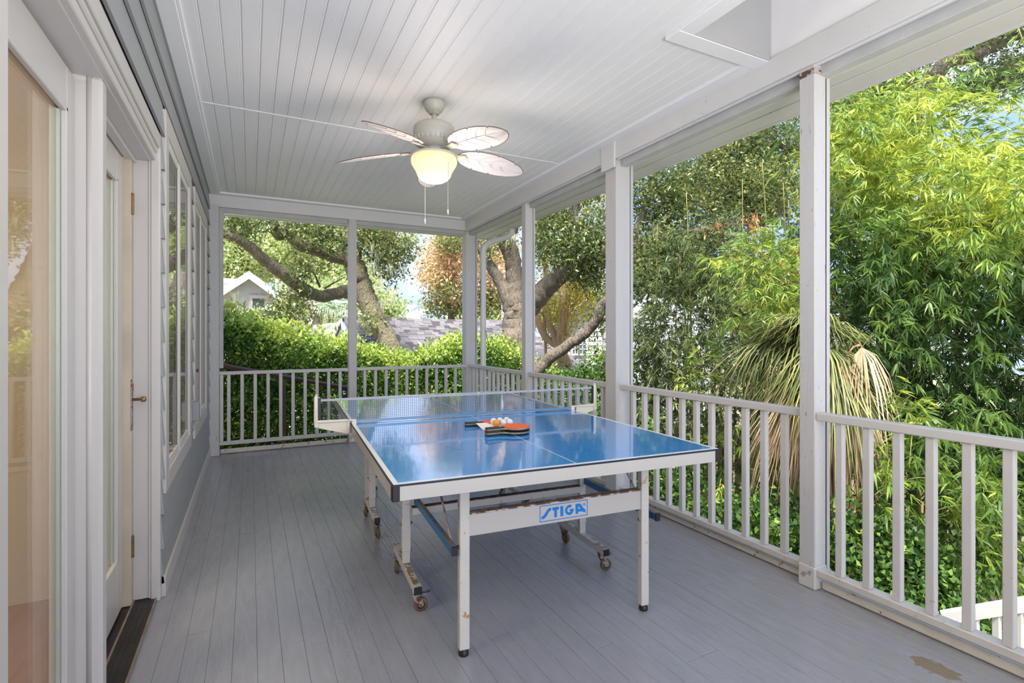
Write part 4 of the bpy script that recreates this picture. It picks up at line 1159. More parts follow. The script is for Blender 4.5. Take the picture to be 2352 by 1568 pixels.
def blob_clusters(blobs, dens=1.0):
    """cluster centres spread through ellipsoids, denser to the outside; blob = (centre, (rx, ry, rz), count)"""
    C = []; T = []
    for c, r, n in blobs:
        n = max(3, int(n * dens))
        p = rvec(n) * (rng.random(n)[:, None] ** 0.45) * np.array(r)
        # lumpy surface
        p *= (1 + 0.18 * np.sin(p[:, :1] * 5 / r[0] + r[1]) * np.cos(p[:, 2:] * 4 / r[2]))
        C.append(p + np.array(c)); T.append(np.full(n, rng.uniform(-0.08, 0.08)))
    return np.concatenate(C), np.concatenate(T)
def foliage(name, blobs, per, spread, L_, W_, m, parent, tint=0.4, tvar=0.18, dens=1.0, updir=0.25, droop=0.1, upt=0.0, six=False, local=False):
    C, T = blob_clusters(blobs, dens)
    n = len(C)
    T = T + rng.normal(0, tvar * 0.6, n)
    base = np.repeat(C, per, 0) + rng.normal(0, spread, (n * per, 3))
    t = tint + np.repeat(T, per) + rng.normal(0, tvar * 0.6, n * per)
    if upt:       # young shoots towards the top
        z0, z1 = C[:, 2].min(), C[:, 2].max()
        t = t + upt * ((base[:, 2] - z0) / (z1 - z0 + 1e-6)) ** 3
    d = rvec(n * per) + np.array([0, 0, updir])
    Ls = L_ * rng.uniform(0.7, 1.25, n * per)
    return leaf_mesh(name, leaf_arrays(base, d, Ls, Ls * W_, t, droop, six), m, parent, local=local)
def vv(p): return tuple(p)

# fence in the neighbour's garden, seen between balusters
fe = tag(empty('board_fence', (8.0, 6.5, GZ)), 'tan wooden board fence low behind the shrubs', 'fence')
for k in range(46):
    x_ = 5.4 + 0.152 * k; y_ = 8.2 - 0.45 * 0.152 * k - 0.0
    g = G(); g.cbox(-0.07, 0.07, -0.011, 0.011, 0.0, 1.75 + random.uniform(-0.01, 0.01), 0.004)
    if k == 0: fsrc = g.mk('fence_board', FENCEW, fe); fsrc.location = Vector((x_, y_, GZ + 0.875)) - ABS[fe.name]; fsrc.rotation_euler = (0, 0, -0.42)
    else: inst(fsrc, 'fence_board', (x_, y_, GZ + 0.875), (0, 0, -0.42 + random.uniform(-.01, .01)), (1, 1, 1), fe)
for zz in (0.35, 1.4):
    g = G(); g.box(0, 46 * 0.1665, 0.012, 0.05, GZ + zz, GZ + zz + 0.08, Matrix.Translation((5.33, 8.23, 0)) @ Matrix.Rotation(-0.4236, 4, 'Z')); g.mk('fence_rail', FENCEW, fe)

# garage with shingle roof beyond the hedge
SH = [mat('shingle %d' % i, c, 0.9, bump=0.3, bscale=120, var=0.1, vscale=30) for i, c in enumerate([(0.17, 0.16, 0.17), (0.135, 0.125, 0.135), (0.20, 0.185, 0.195), (0.075, 0.065, 0.075)])]
def shingled(parent, A, B, down, rows, tabw, m_list, label=None, limit=300, left_cut=0.0, right_cut=0.0):
    """courses of tabs from the ridge A-B down the slope vector (unit*exposure)"""
    A, B, down = Vector(A), Vector(B), Vector(down)
    e = (B - A); Lr = e.length; ex = e.normalized(); nrm = ex.cross(down).normalized()
    if nrm.z < 0: ex, A, B = -ex, B, A; nrm = -nrm; left_cut, right_cut = right_cut, left_cut
    exp = down.length; dn = down.normalized()
    Mr = Matrix((ex, dn, nrm)).transposed().to_4x4()
    rot = Mr.to_euler()
    srcs = []
    cnt = 0; st = [G() for _ in m_list]
    for r in range(rows):
        x = -(r % 3) * tabw / 3 - left_cut * r; xe = Lr + right_cut * r
        while x < xe:
            w = tabw * random.choice((0.6, 0.8, 1.0, 1.0)); w = min(w, xe - x)
            if w < 0.03: break
            mi = random.randrange(len(m_list))
            thick = random.choice((0.008, 0.016))
            c = A + ex * (x + w / 2) + dn * (exp * (r + 0.5)) + nrm * (0.004 + thick / 2)
            tilt = Matrix.Rotation(0.0, 4, 'X')
            if cnt < limit:
                if len(srcs) <= mi or srcs[mi] is None:
                    while len(srcs) <= mi: srcs.append(None)
                    g = G(); g.box(-0.5, 0.5, -0.5, 0.5, -0.5, 0.5)
                    o = g.mk('shingle', m_list[mi], parent); srcs[mi] = o
                else:
                    o = bpy.data.objects.new('shingle', srcs[mi].data); o.parent = parent; COL.objects.link(o)
                o.location = c - ABS[parent.name]; o.rotation_euler = rot; o.scale = (w - 0.006, exp * 1.02, thick)
            else:
                MM = Matrix.Translation(c) @ Mr
                st[mi].box(-w / 2 + .003, w / 2 - .003, -exp * .51, exp * .51, -thick / 2, thick / 2, MM)
            cnt += 1
            x += w
    for mi, g in enumerate(st):
        if g.v:
            o = g.mk('shingle_course', m_list[mi], parent); o['kind'] = 'stuff'
ga = tag(empty('garage', (6.0, 14.0, GZ)), 'low garage with weathered grey shingle roof beyond the hedge', 'garage')
RA, RB = at(788, 729, Y=13.0), at(1168, 736, Y=13.9)
RB.z = RA.z
exr = (RB - RA).normalized(); outw = Vector((exr.y, -exr.x, 0))           # towards the porch
slope = (outw * 0.80 + Vector((0, 0, -0.60))).normalized()
expo = 0.100
rows = 29
deck = G()
c1, c2 = RA + slope * expo * rows, RB + slope * expo * rows + exr * 2.0
deck.add([vv(RA), vv(RB), vv(c2), vv(c1)], [(0, 1, 2, 3)]); deck.mk('roof_deck', SH[3], ga)
back = (-outw * 0.80 + Vector((0, 0, -0.60))).normalized() * expo * rows
shingled(ga, RA, RB, slope * expo, rows, 0.26, SH, right_cut=2.0 / rows)
g = G(); g.add([vv(RA), vv(RB), vv(RB + back + exr * 2.0), vv(RA + back)], [(0, 1, 2, 3)]); g.mk('rear_roof', SH[1], ga)
g = G(); g.add([vv(RB), vv(RB + back + exr * 2.0), vv(c2)], [(0, 1, 2)]); g.mk('hip_roof', SH[1], ga)
g = G(); a_ = RA - exr * 0.05; g.add([vv(a_), vv(a_ + slope * expo * rows), vv(a_ + slope * expo * rows + Vector((0, 0, -0.22))), vv(a_ + Vector((0, 0, -0.22)))], [(0, 1, 2, 3)])
g.mk('rake_board', HOUSEL, ga)
gb = RA + slope * expo * (rows - 2) - exr * 0.0; 
def wallquad(name, p, q, z0, m, par, z1=None):
    g = G(); dr_ = (q - p).normalized(); n_ = Vector((dr_.y, -dr_.x, 0)) * 0.1
    top = [p.z if z1 is None else z1, q.z if z1 is None else z1]
    g.add([(p.x, p.y, z0), (q.x, q.y, z0), (q.x, q.y, top[1]), (p.x, p.y, top[0]), (p.x - n_.x, p.y - n_.y, z0), (q.x - n_.x, q.y - n_.y, z0), (q.x - n_.x, q.y - n_.y, top[1]), (p.x - n_.x, p.y - n_.y, top[0])], [(0, 1, 2, 3), (7, 6, 5, 4), (3, 2, 6, 7), (0, 3, 7, 4), (1, 5, 6, 2)])
    return g.mk(name, m, par)
w0 = RA + slope * expo * (rows - 2); w1 = RB + exr * 1.7 + slope * expo * (rows - 2)
wallquad('front_wall', w0, w1, GZ, HOUSEL, ga)
wallquad('side_wall', RA + back * 0.9, w0, GZ, HOUSEL, ga)
g = G(); g.add([vv(RA + exr * 0.06), vv(RA + exr * 0.06 + slope * expo * (rows - 2)), vv(RA + exr * 0.06 + back * 0.9)], [(0, 1, 2)]); g.mk('gable_wall', HOUSEL, ga)
pe = wallquad('end_wall', w1, w1 + Vector((exr.x, exr.y, 0)) * 0.02 - outw * 3.5, GZ, HOUSEW, ga, w1.z)

def clap_wall(par, x0, x1, y, z0, z1, m, exp=0.16, peak=None, name='siding'):
    """clapboard wall facing the porch; with peak=(x, z) it is cut by a gable above z1"""
    g = G(); z = z0
    while z < (peak[1] if peak else z1):
        zt = z + exp
        a, b_ = x0, x1
        if peak and z > z1:
            f = (z - z1) / (peak[1] - z1)
            a, b_ = x0 + (peak[0] - x0) * f, x1 + (peak[0] - x1) * f
        if b_ - a > 0.05:
            g.add([(a, y - 0.02, z), (b_, y - 0.02, z), (b_, y, zt), (a, y, zt), (a, y + 0.1, z), (b_, y + 0.1, z)], [(0, 1, 2, 3), (0, 4, 5, 1)])
        z += exp
    o = g.mk(name, m, par); o['kind'] = 'stuff'; return o
def far_window(par, x0, x1, z0, z1, y, nx=2, nz=2, fr=0.07, frm=HOUSEW):
    g = G()
    g.box(x0 - fr, x0, y - 0.06, y, z0 - fr, z1 + fr); g.box(x1, x1 + fr, y - 0.06, y, z0 - fr, z1 + fr)
    g.box(x0, x1, y - 0.06, y, z1, z1 + fr); g.box(x0, x1, y - 0.06, y, z0 - fr, z0)
    for i in range(1, nx): xx = x0 + (x1 - x0) * i / nx; g.box(xx - 0.015, xx + 0.015, y - 0.045, y - 0.03, z0, z1)
    for i in range(1, nz): zz = z0 + (z1 - z0) * i / nz; g.box(x0, x1, y - 0.045, y - 0.03, zz - 0.015, zz + 0.015)
    f = g.mk('window', frm, par)
    g = G(); g.box(x0, x1, y - 0.028, y - 0.020, z0, z1); p = g.mk('pane', WINDK, par)
    p.parent = f; p.location = p.location + ABS[par.name] - ABS[f.name]
# white gabled house, far left
YH = 21.0
hl = tag(empty('gabled_house', (3.3, YH, GZ)), 'white shingled house with steep gable behind the left oak limb', 'house')
pk_ = at(572, 633, Y=YH); er = at(645, 686, Y=YH); el = pk_ - (er - pk_); el.z = er.z
clap_wall(hl, el.x + 0.5, er.x - 0.5, YH, GZ, er.z, HOUSEW, 0.2, (pk_.x, pk_.z - 0.2))
g = G()
for q in (er, el):
    g.add([vv(pk_ + Vector((0, -0.5, 0.12))), vv(q + Vector((0, -0.5, 0.12))), vv(q + Vector((0, -0.5, -0.16))), vv(pk_ + Vector((0, -0.5, -0.16)))], [(0, 1, 2, 3)])
g.mk('rake_board', HOUSEW, hl)
g = G()
for q in (er, el):
    g.add([vv(pk_ + Vector((0, -0.5, 0.12))), vv(q + Vector((0, -0.5, 0.12))), vv(q + Vector((0, 8, 0.12))), vv(pk_ + Vector((0, 8, 0.12)))], [(0, 1, 2, 3)])
g.mk('roof', ROOFB, hl)
wa, wb = at(580, 720, Y=YH), at(607, 686, Y=YH)
far_window(hl, wa.x, wb.x, wa.z - 0.2, wb.z, YH - 0.02, 1, 2, 0.12, mat('house trim', (0.66, 0.58, 0.50), 0.6))
clap_wall(hl, el.x - 4, el.x + 0.6, YH + 1.2, GZ, el.z + 0.6, HOUSEW, 0.2)
# small shed roof below it
shd = tag(empty('garden_shed', (4.5, 15.5, GZ)), 'small white shed behind the hedge top, below the far left house', 'shed')
s0, s1 = at(640, 752, Y=15.5), at(722, 770, Y=15.5)
g = G(); g.add([(s0.x - 0.5, 15.3, s0.z - .05), (s1.x + 0.3, 15.3, s1.z - 0.1), (s1.x + 0.1, 17.3, s1.z + 0.30), (s0.x - 0.3, 17.3, s0.z + 0.35)], [(0, 1, 2, 3)]); g.mk('roof', SH[0], shd)
g = G(); g.box(s0.x - 0.5, s1.x + 0.3, 15.26, 15.32, s1.z - 0.25, s1.z - 0.06); g.mk('fascia', HOUSEW, shd)
clap_wall(shd, s0.x - 0.3, s1.x + 0.1, 15.6, GZ, s1.z - 0.2, HOUSEW, 0.18)
# far blue grey roofed house
YG = 34.0
hf = tag(empty('blue_roofed_house', (18, YG, GZ)), 'distant house with pale blue grey roof and chimney beyond the garage', 'house')
fp, fq, fr_ = at(985, 690, Y=YG), at(912, 727, Y=YG), at(1010, 698, Y=YG)
g = G(); g.add([vv(fq), vv(at(968, 727, Y=YG - 2)), vv(at(985, 700, Y=YG)), vv(at(938, 700, Y=YG + 3))], [(0, 1, 2, 3)]); g.add([vv(at(925, 727, Y=YG)), vv(at(1045, 727, Y=YG - 1)), vv(at(1030, 690, Y=YG)), vv(at(975, 690, Y=YG))], [(0, 1, 2, 3)])
g.mk('roof', ROOFB, hf)
g = G()
a_, b_ = at(930, 730, Y=YG - 2.2), at(990, 697, Y=YG - 2.2)
g.add([vv(a_), vv(a_ + Vector((0.6, 0, 0))), vv(b_ + Vector((0.3, 0, -0.05))), vv(b_ + Vector((0, 0, 0.25)))], [(0, 1, 2, 3)]); g.mk('rake_board', HOUSEW, hf)
a_, b_ = at(940, 728, Y=YG - 1.9), at(1010, 728, Y=YG - 1.9)
clap_wall(hf, a_.x, b_.x, YG - 1.9, GZ, a_.z - 0.2, HOUSEL, 0.25, (b_.x - 0.5, at(990, 703, Y=YG).z))
a_ = at(986, 680, Y=YG - 1); b_ = at(996, 725, Y=YG - 1); g = G().box(a_.x, b_.x, YG - 1, YG - 0.3, b_.z, a_.z); g.mk('chimney', HOUSEW, hf)
# white house on the right with gable, muntined windows, column and balcony
YR = 13.5
hr = tag(empty('white_house', (10, YR, GZ)), 'white clapboard house with small paned windows behind the crepe myrtle', 'house')
def rx(u): return at(u, 768, Y=YR).x
def rz(u, v): return at(u, v, Y=YR).z
clap_wall(hr, rx(1296), rx(1400), YR, GZ, rz(1330, 725), HOUSEW, 0.15)
clap_wall(hr, rx(1225), rx(1300), YR + 2.2, GZ, rz(1260, 660), mat('house grey side', (0.66, 0.68, 0.72), 0.6), 0.15)
g = G(); a_, b_ = at(1300, 733, Y=YR - 0.5), at(1400, 640, Y=YR - 0.5)
g.add([vv(a_), vv(b_), vv(b_ + Vector((0, 0, 0.30))), vv(a_ + Vector((0, 0, 0.30)))], [(0, 1, 2, 3)]); g.mk('rake_board', HOUSEW, hr)
g = G(); o1, o2 = a_ + Vector((0, 0.0, 0.32)), b_ + Vector((0, 0, 0.32)); g.add([vv(o1), vv(o2), vv(o2 + Vector((0, 4, 0))), vv(o1 + Vector((0, 4, 0)))], [(0, 1, 2, 3)]); g.mk('roof', SH[0], hr)
g = G(); g.add([(a_.x, YR - 0.02, a_.z), (b_.x, YR - 0.02, a_.z), (b_.x, YR - 0.02, b_.z)], [(0, 1, 2)]); g.mk('gable_wall', HOUSEW, hr)
for (u0, u1) in ((1312, 1324), (1328, 1342)):
    far_window(hr, rx(u0), rx(u1), rz(u0, 812), rz(u0, 770), YR - 0.03, 2, 4, 0.05)
g = G(); g.cbox(rx(1349), rx(1357), YR - 0.9, YR - 0.75, GZ, rz(1350, 735), 0.01); g.mk('column', HOUSEW, hr)
g = G(); g.box(rx(1400), rx(1640), YR + 0.2, YR + 0.35, GZ, 3.2); g.mk('upper_wall', mat('house grey wall', (0.60, 0.62, 0.66), 0.6), hr)
for zz in (rz(1480, 818), rz(1480, 866) ):
    g = G(); g.box(rx(1440), rx(1600), YR - 0.6, YR - 0.52, zz - 0.05, zz + 0.04); g.mk('balcony_rail', HOUSEW, hr)
for k in range(34):
    x_ = rx(1443) + (rx(1590) - rx(1443)) * k / 33
    g = G(); g.box(x_ - 0.015, x_ + 0.015, YR - 0.58, YR - 0.55, rz(1480, 866), rz(1480, 818)); g.mk('balcony_baluster', HOUSEW, hr)
# stair rails
sr = tag(empty('stair_handrail', (1.0, 7.1, 0.7)), 'dark brown wooden stair handrail sloping down behind the far railing', 'handrail')
a_, b_ = at(560, 848, Y=7.3), at(806, 892, Y=7.3)
g = G().tube([vv(a_ + (a_ - b_) * 0.3), vv(b_)], 0.030, 4); g.mk('rail', WOODB, sr)
for f in (0.35, 0.98):
    p = a_ + (b_ - a_) * f; g = G().box(p.x - 0.03, p.x + 0.03, 7.30, 7.36, GZ, p.z - 0.02); g.mk('support_post', WOODB, sr)
wr = tag(empty('white_stair_rail', (4.3, 1.6, -0.4)), 'white painted stair railing outside, low beyond the near railing', 'railing')
A_ = at(2175, 1416, d=3.5); B_ = at(2352, 1387, d=3.3); D_ = (B_ - A_)
def slopebox(name, P0, P1, w, h, m, par):
    d = (P1 - P0).normalized(); s_ = d.cross(Vector((0, 0, 1))).normalized(); u_ = s_.cross(d)
    vs = []
    for p in (P0, P1):
        for a, b_ in ((-w, -h), (w, -h), (w, h), (-w, h)): vs.append(vv(p + s_ * a + u_ * b_))
    g = G(); g.add(vs, [(0, 1, 2, 3), (7, 6, 5, 4), (0, 4, 5, 1), (1, 5, 6, 2), (2, 6, 7, 3), (3, 7, 4, 0)]); return g.mk(name, m, par)
slopebox('top_rail', A_ - D_ * 0.05, B_ + D_ * 3.0, 0.03, 0.035, RAILW, wr)
slopebox('bottom_rail', A_ - D_ * 0.05 + Vector((0, 0, -0.8)), B_ + D_ * 3.0 + Vector((0, 0, -0.8)), 0.03, 0.03, RAILW, wr)
for k in range(14):
    p = A_ + D_ * (0.28 * k + 0.1)
    g = G(); g.cbox(p.x - 0.019, p.x + 0.019, p.y - 0.019, p.y + 0.019, p.z - 0.8, p.z - 0.02, 0.003); g.mk('baluster', RAILW, wr)
g = G().box(A_.x - 0.05, A_.x + 0.05, A_.y - 0.05, A_.y + 0.05, GZ, A_.z - 0.02); g.mk('newel_post', RAILW, wr)
# gutter downspout
dsp = tag(empty('downspout', (2.82, 6.55, 1.0)), 'white corrugated downspout bending down the outside of the corner post', 'downspout')
pts, rd = smooth_path([(3.10, 6.18, 2.72, .042), (3.10, 6.18, 2.66, .042), (3.075, 6.20, 2.615, .042), (3.00, 6.26, 2.58, .042), (2.90, 6.34, 2.545, .042), (2.83, 6.40, 2.50, .042), (2.80, 6.425, 2.42, .042), (2.80, 6.43, 2.2, .042)], 5)
g = G().tube(pts, rd, 10); g.tube([(2.80, 6.43, 2.22), (2.80, 6.43, GZ)], 0.040, 10)
g.mk('pipe', GUTTER, dsp)
g = G().tube([(2.80, 6.43, 2.25), (2.80, 6.43, 2.17)], 0.0455, 10); g.mk('collar', GUTTER, dsp)
cb_ = [at(u, v, d=6.98) for u, v in ((1103, 640), (1104, 700), (1112, 745), (1122, 790))]
g = G().tube([vv(p) for p in smooth_path([(p.x, p.y, p.z, 1) for p in cb_], 4)[0]], 0.004, 6); g.mk('cable', mat('cable grey', (0.16, 0.16, 0.17), 0.6), dsp)
g = G().box(3.12, 3.21, YB, YF + 0.62, 2.74, 2.85); g.mk('gutter', GUTTER, dsp)

# ================================================================== TREES
def limb(pts, parent, m=BARK, n=14, per=7, name='limb', wob=0.06):
    if name == 'trunk' or (name == 'stem' and m is MYRT):
        if pts[0][2] > GZ + 0.3: pts = [(pts[0][0] + random.uniform(-.1, .1), pts[0][1], GZ - 0.1, pts[0][3] * 1.25)] + list(pts)
    path, rr = smooth_path(pts, per)
    path = [p + Vector((random.gauss(0, 1), random.gauss(0, 1), random.gauss(0, 1))) * r * 0.06 for p, r in zip(path, rr)]
    g = G().tube(path, rr, n, wob)
    return g.mk(name, m, parent, smooth=True)
def pxl(lst, d0=None):
    """[(u, v, depth, radius_px)] -> [(x, y, z, r)]"""
    out = []
    for u, v, d, r in lst:
        p = at(u, v, d=d); out.append((p.x, p.y, p.z, r * d / 1194.5))
    return out
def blobs_px(lst):
    """(u, v, depth, ru_px, rv_px, rdepth_m, count)"""
    out = []
    for u, v, d, ru, rv, rd, n in lst:
        p = at(u, v, d=d); k = d / 1194.5
        out.append((vv(p), (ru * k, rd, rv * k), n))
    return out
def moss(name, spots, parent, L0=0.22, m=L_MOSS):
    arr = []
    for p in spots:
        n = 26
        base = np.array(p) + rng.normal(0, 0.045, (n, 3)); d = rng.normal(0, 0.10, (n, 3)) + np.array([0, 0, -1.0])
        Ls = L0 * rng.uniform(0.4, 1.3, n)
        arr.append(leaf_arrays(base, d, Ls, 0.010, rng.uniform(0.2, 0.9, n), 0.0, True))
    return leaf_mesh(name, merge(arr), m, parent)

# left live oak
o1 = tag(empty('oak_tree', at(915, 820, d=10.6)), 'leaning live oak with two mossy limbs reaching across the far opening', 'tree')
limb(pxl([(960, 950, 10.4, 26), (925, 860, 10.5, 24), (893, 790, 10.6, 22), (862, 730, 10.7, 22), (838, 675, 10.8, 23), (820, 625, 10.9, 24), (808, 585, 11.0, 22), (800, 540, 11.2, 17), (815, 500, 11.4, 14), (840, 440, 11.8, 11)]), o1, BARKM, name='trunk', n=18)
limb(pxl([(815, 668, 10.9, 20), (780, 672, 10.8, 14), (735, 680, 10.5, 13.5), (690, 660, 10.2, 14), (655, 630, 10.0, 15), (612, 600, 9.8, 13), (575, 568, 9.6, 12), (540, 545, 9.4, 11), (505, 538, 9.3, 10), (440, 560, 9.2, 9), (360, 540, 9.0, 6)]), o1, BARKM)
limb(pxl([(808, 592, 11.0, 19), (770, 590, 10.8, 14), (730, 575, 10.6, 13.5), (690, 565, 10.4, 13), (668, 540, 10.3, 13), (655, 532, 10.2, 14), (640, 540, 10.1, 12), (628, 515, 10.0, 12), (610, 480, 9.8, 10), (570, 430, 9.6, 8), (520, 380, 9.4, 5)]), o1, BARKM)
limb(pxl([(810, 560, 11, 8), (760, 545, 10.6, 6), (710, 535, 10.4, 5), (685, 520, 10.3, 5), (668, 500, 10.2, 5), (650, 470, 10.2, 4)]), o1, BARKM, n=8)
limb(pxl([(840, 470, 11.6, 9), (880, 440, 11.4, 7), (930, 430, 11.2, 5), (980, 450, 11, 3)]), o1, BARKM, n=8)
limb(pxl([(735, 660, 10.5, 3), (722, 630, 10.4, 2), (700, 600, 10.3, 1.5), (690, 590, 10.3, 1)]), o1, BARKM, n=6, name='twig')
limb(pxl([(745, 662, 10.5, 2.5), (775, 645, 10.4, 1.6), (792, 636, 10.4, 1)]), o1, BARKM, n=6, name='twig')
limb(pxl([(690, 680, 10.2, 3), (660, 690, 10.0, 2), (630, 720, 9.9, 1.5), (615, 735, 9.9, 1)]), o1, BARKM, n=6, name='twig')
foliage('foliage', blobs_px([(585, 505, 9.6, 75, 38, 0.8, 50), (525, 505, 9.6, 22, 30, .4, 14), (700, 520, 10, 60, 28, .7, 40), (760, 545, 10.4, 45, 40, .7, 30), (865, 545, 10.8, 50, 50, .8, 110), (850, 505, 11, 50, 36, .8, 50), (890, 610, 10.8, 32, 30, .5, 34), (925, 560, 10.6, 28, 35, .5, 30), (700, 620, 10.1, 28, 26, .4, 18), (665, 690, 10.0, 32, 24, .4, 22), (625, 735, 9.9, 50, 24, .4, 36), (690, 720, 10.0, 28, 20, .4, 12), (600, 455, 9.6, 130, 30, 0.8, 36), (770, 455, 11, 60, 40, 0.8, 24), (840, 735, 10.4, 16, 14, .2, 8)]),
        26, 0.13, 0.085, 0.46, L_OAK, o1, tint=0.52, tvar=0.2, droop=0.2, updir=0)
moss('hanging_moss', [vv(at(u, v, d=10.4) + Vector((random.uniform(-.2, .2), 0, random.uniform(-.1, .1)))) for u, v in [(880, 560), (890, 590), (872, 600), (905, 610), (870, 575), (540, 690), (550, 685), (720, 590), (795, 600), (895, 640), (860, 690), (915, 600)]], o1)

# right live oak
o2 = tag(empty('oak_tree', at(1190, 830, d=10.8)), 'thick grey live oak spreading three heavy limbs behind the slim post', 'tree')
limb(pxl([(1180, 980, 10.6, 46), (1182, 880, 10.8, 40), (1188, 800, 10.9, 36), (1190, 740, 11.0, 34), (1188, 700, 11.0, 30), (1187, 665, 11.0, 12)]), o2, name='trunk', n=22)
limb(pxl([(1186, 800, 11.0, 20), (1185, 705, 11.0, 26), (1182, 650, 11.1, 20), (1178, 600, 11.2, 19), (1165, 555, 11.3, 19), (1175, 520, 11.4, 16), (1195, 480, 11.6, 15), (1200, 420, 12, 12)]), o2)
limb(pxl([(1184, 780, 11.0, 16), (1176, 705, 11.0, 21), (1150, 650, 11.1, 13), (1120, 600, 11.2, 12), (1100, 555, 11.3, 11), (1085, 500, 11.5, 10), (1080, 440, 11.5, 8)]), o2)
limb(pxl([(1160, 560, 11.3, 12), (1140, 530, 11.0, 9), (1120, 545, 10.8, 8), (1125, 500, 10.8, 8), (1145, 450, 10.8, 6)]), o2, n=10)
limb(pxl([(1190, 800, 11.0, 20), (1200, 725, 11.0, 27), (1232, 690, 10.9, 23), (1262, 652, 10.7, 22), (1300, 622, 10.5, 20), (1335, 605, 10.3, 17), (1380, 588, 10.1, 14), (1430, 575, 9.8, 13), (1500, 552, 9.5, 14), (1580, 540, 9.2, 14), (1625, 530, 9.0, 12), (1700, 520, 8.8, 6)]), o2)
limb(pxl([(1310, 640, 10.5, 9), (1345, 628, 10.3, 7), (1390, 610, 10.1, 6), (1440, 590, 10.0, 5)]), o2, n=8)
limb(pxl([(1185, 940, 10.7, 17), (1215, 880, 10.0, 15), (1260, 825, 9.8, 14), (1310, 790, 9.7, 12), (1350, 760, 9.6, 12), (1372, 730, 9.5, 12), (1390, 690, 9.4, 10), (1440, 655, 9.3, 9), (1500, 640, 9.2, 10), (1530, 610, 9.1, 9), (1600, 600, 9.0, 5)]), o2)
limb(pxl([(1395, 590, 10.1, 9), (1370, 535, 10.2, 8), (1330, 515, 10.3, 10), (1318, 490, 10.4, 9), (1330, 450, 10.5, 9), (1345, 400, 10.6, 8)]), o2, n=10)
limb(pxl([(1318, 500, 10.4, 7), (1300, 540, 10.5, 7), (1290, 570, 10.5, 6)]), o2, n=8)
limb(pxl([(1500, 540, 9.5, 9), (1560, 470, 9.6, 8), (1625, 400, 9.7, 9), (1650, 340, 9.9, 8), (1690, 280, 10, 6)]), o2, n=10)
limb(pxl([(1450, 560, 9.7, 10), (1480, 480, 9.8, 8), (1495, 420, 9.9, 8), (1510, 360, 10, 6)]), o2, n=10)
limb(pxl([(1640, 440, 9.6, 6), (1700, 440, 9.5, 6), (1760, 465, 9.4, 5), (1800, 480, 9.4, 4)]), o2, n=8)
limb(pxl([(1650, 340, 9.9, 6), (1750, 330, 9.8, 6), (1840, 350, 9.8, 5)]), o2, n=8)
foliage('foliage', blobs_px([(1260, 540, 10.6, 45, 50, .8, 70), (1330, 575, 10.3, 70, 50, .9, 170), (1360, 530, 10.2, 50, 40, .8, 70), (1270, 505, 10.8, 40, 30, .6, 50), (1360, 640, 10.2, 40, 40, .6, 50), (1500, 590, 9.5, 70, 70, .9, 190), (1480, 640, 9.4, 50, 50, .7, 90), (1490, 440, 9.8, 60, 80, 1.0, 110), (1560, 470, 9.6, 80, 90, 1.1, 170), (1640, 400, 9.8, 100, 90, 1.2, 220), (1740, 350, 9.9, 100, 80, 1.2, 200), (1810, 420, 9.9, 60, 110, 1.2, 160), (1720, 460, 9.6, 100, 60, 1.0, 230), (1620, 560, 9.2, 60, 40, .8, 90), (1590, 640, 9.2, 70, 50, .8, 120), (1700, 260, 10, 150, 60, 1.3, 200), (1480, 340, 10, 100, 60, 1.0, 100), (1340, 430, 10.5, 90, 40, .9, 80), (1190, 440, 11, 100, 50, 1.2, 110), (1120, 560, 11.2, 50, 50, .8, 30), (1400, 720, 9.6, 30, 60, .5, 30)]),
        26, 0.12, 0.078, 0.45, L_OAK, o2, tint=0.5, tvar=0.2, droop=0.2, updir=0)
moss('hanging_moss', [vv(at(u, v, d=10.4)) for u, v in [(1545, 600), (1200, 560), (1212, 600), (1180, 540), (1630, 480), (1640, 460)]], o2)
foliage('dead_leaves', blobs_px([(1645, 515, 8.9, 14, 14, .15, 9), (1630, 540, 8.9, 10, 12, .1, 6), (1728, 510, 8.8, 9, 18, .1, 9), (1658, 555, 8.9, 3, 12, .05, 2)]), 9, 0.05, 0.085, 0.42, L_DEADO, o2, tint=0.5, droop=0.6, updir=-1)
# oak high behind the bamboo, at the right
o3 = tag(empty('oak_tree', at(2200, 900, d=13)), 'oak crown high behind the tall bamboo, its limb against the sky', 'tree')
limb(pxl([(2050, 700, 13, 30), (2040, 450, 13, 24), (2000, 300, 12.8, 20), (1950, 230, 12.6, 18)]), o3, name='trunk')
limb(pxl([(2035, 420, 13, 18), (2150, 170, 12, 16), (2230, 130, 11.8, 15), (2320, 85, 11.6, 14), (2440, 20, 11.4, 10)]), o3)
limb(pxl([(2270, 120, 11.7, 8), (2260, 60, 11.7, 8), (2280, -20, 11.7, 6)]), o3, n=8)
foliage('foliage', blobs_px([(1960, 250, 12.6, 70, 90, 1.2, 200), (1940, 340, 12.5, 50, 80, 1.0, 160), (2080, 180, 12.3, 60, 40, .8, 70), (2250, 90, 11.7, 60, 40, .7, 60), (2330, 60, 11.6, 60, 30, .7, 60), (2250, 190, 12.0, 90, 50, .9, 90), (2340, 160, 12.0, 60, 50, .9, 70), (2100, 100, 12.3, 40, 30, .8, 20), (1930, 450, 12.5, 60, 80, 1.0, 120)]),
        26, 0.15, 0.095, 0.45, L_OAK, o3, tint=0.38, tvar=0.2, updir=0)

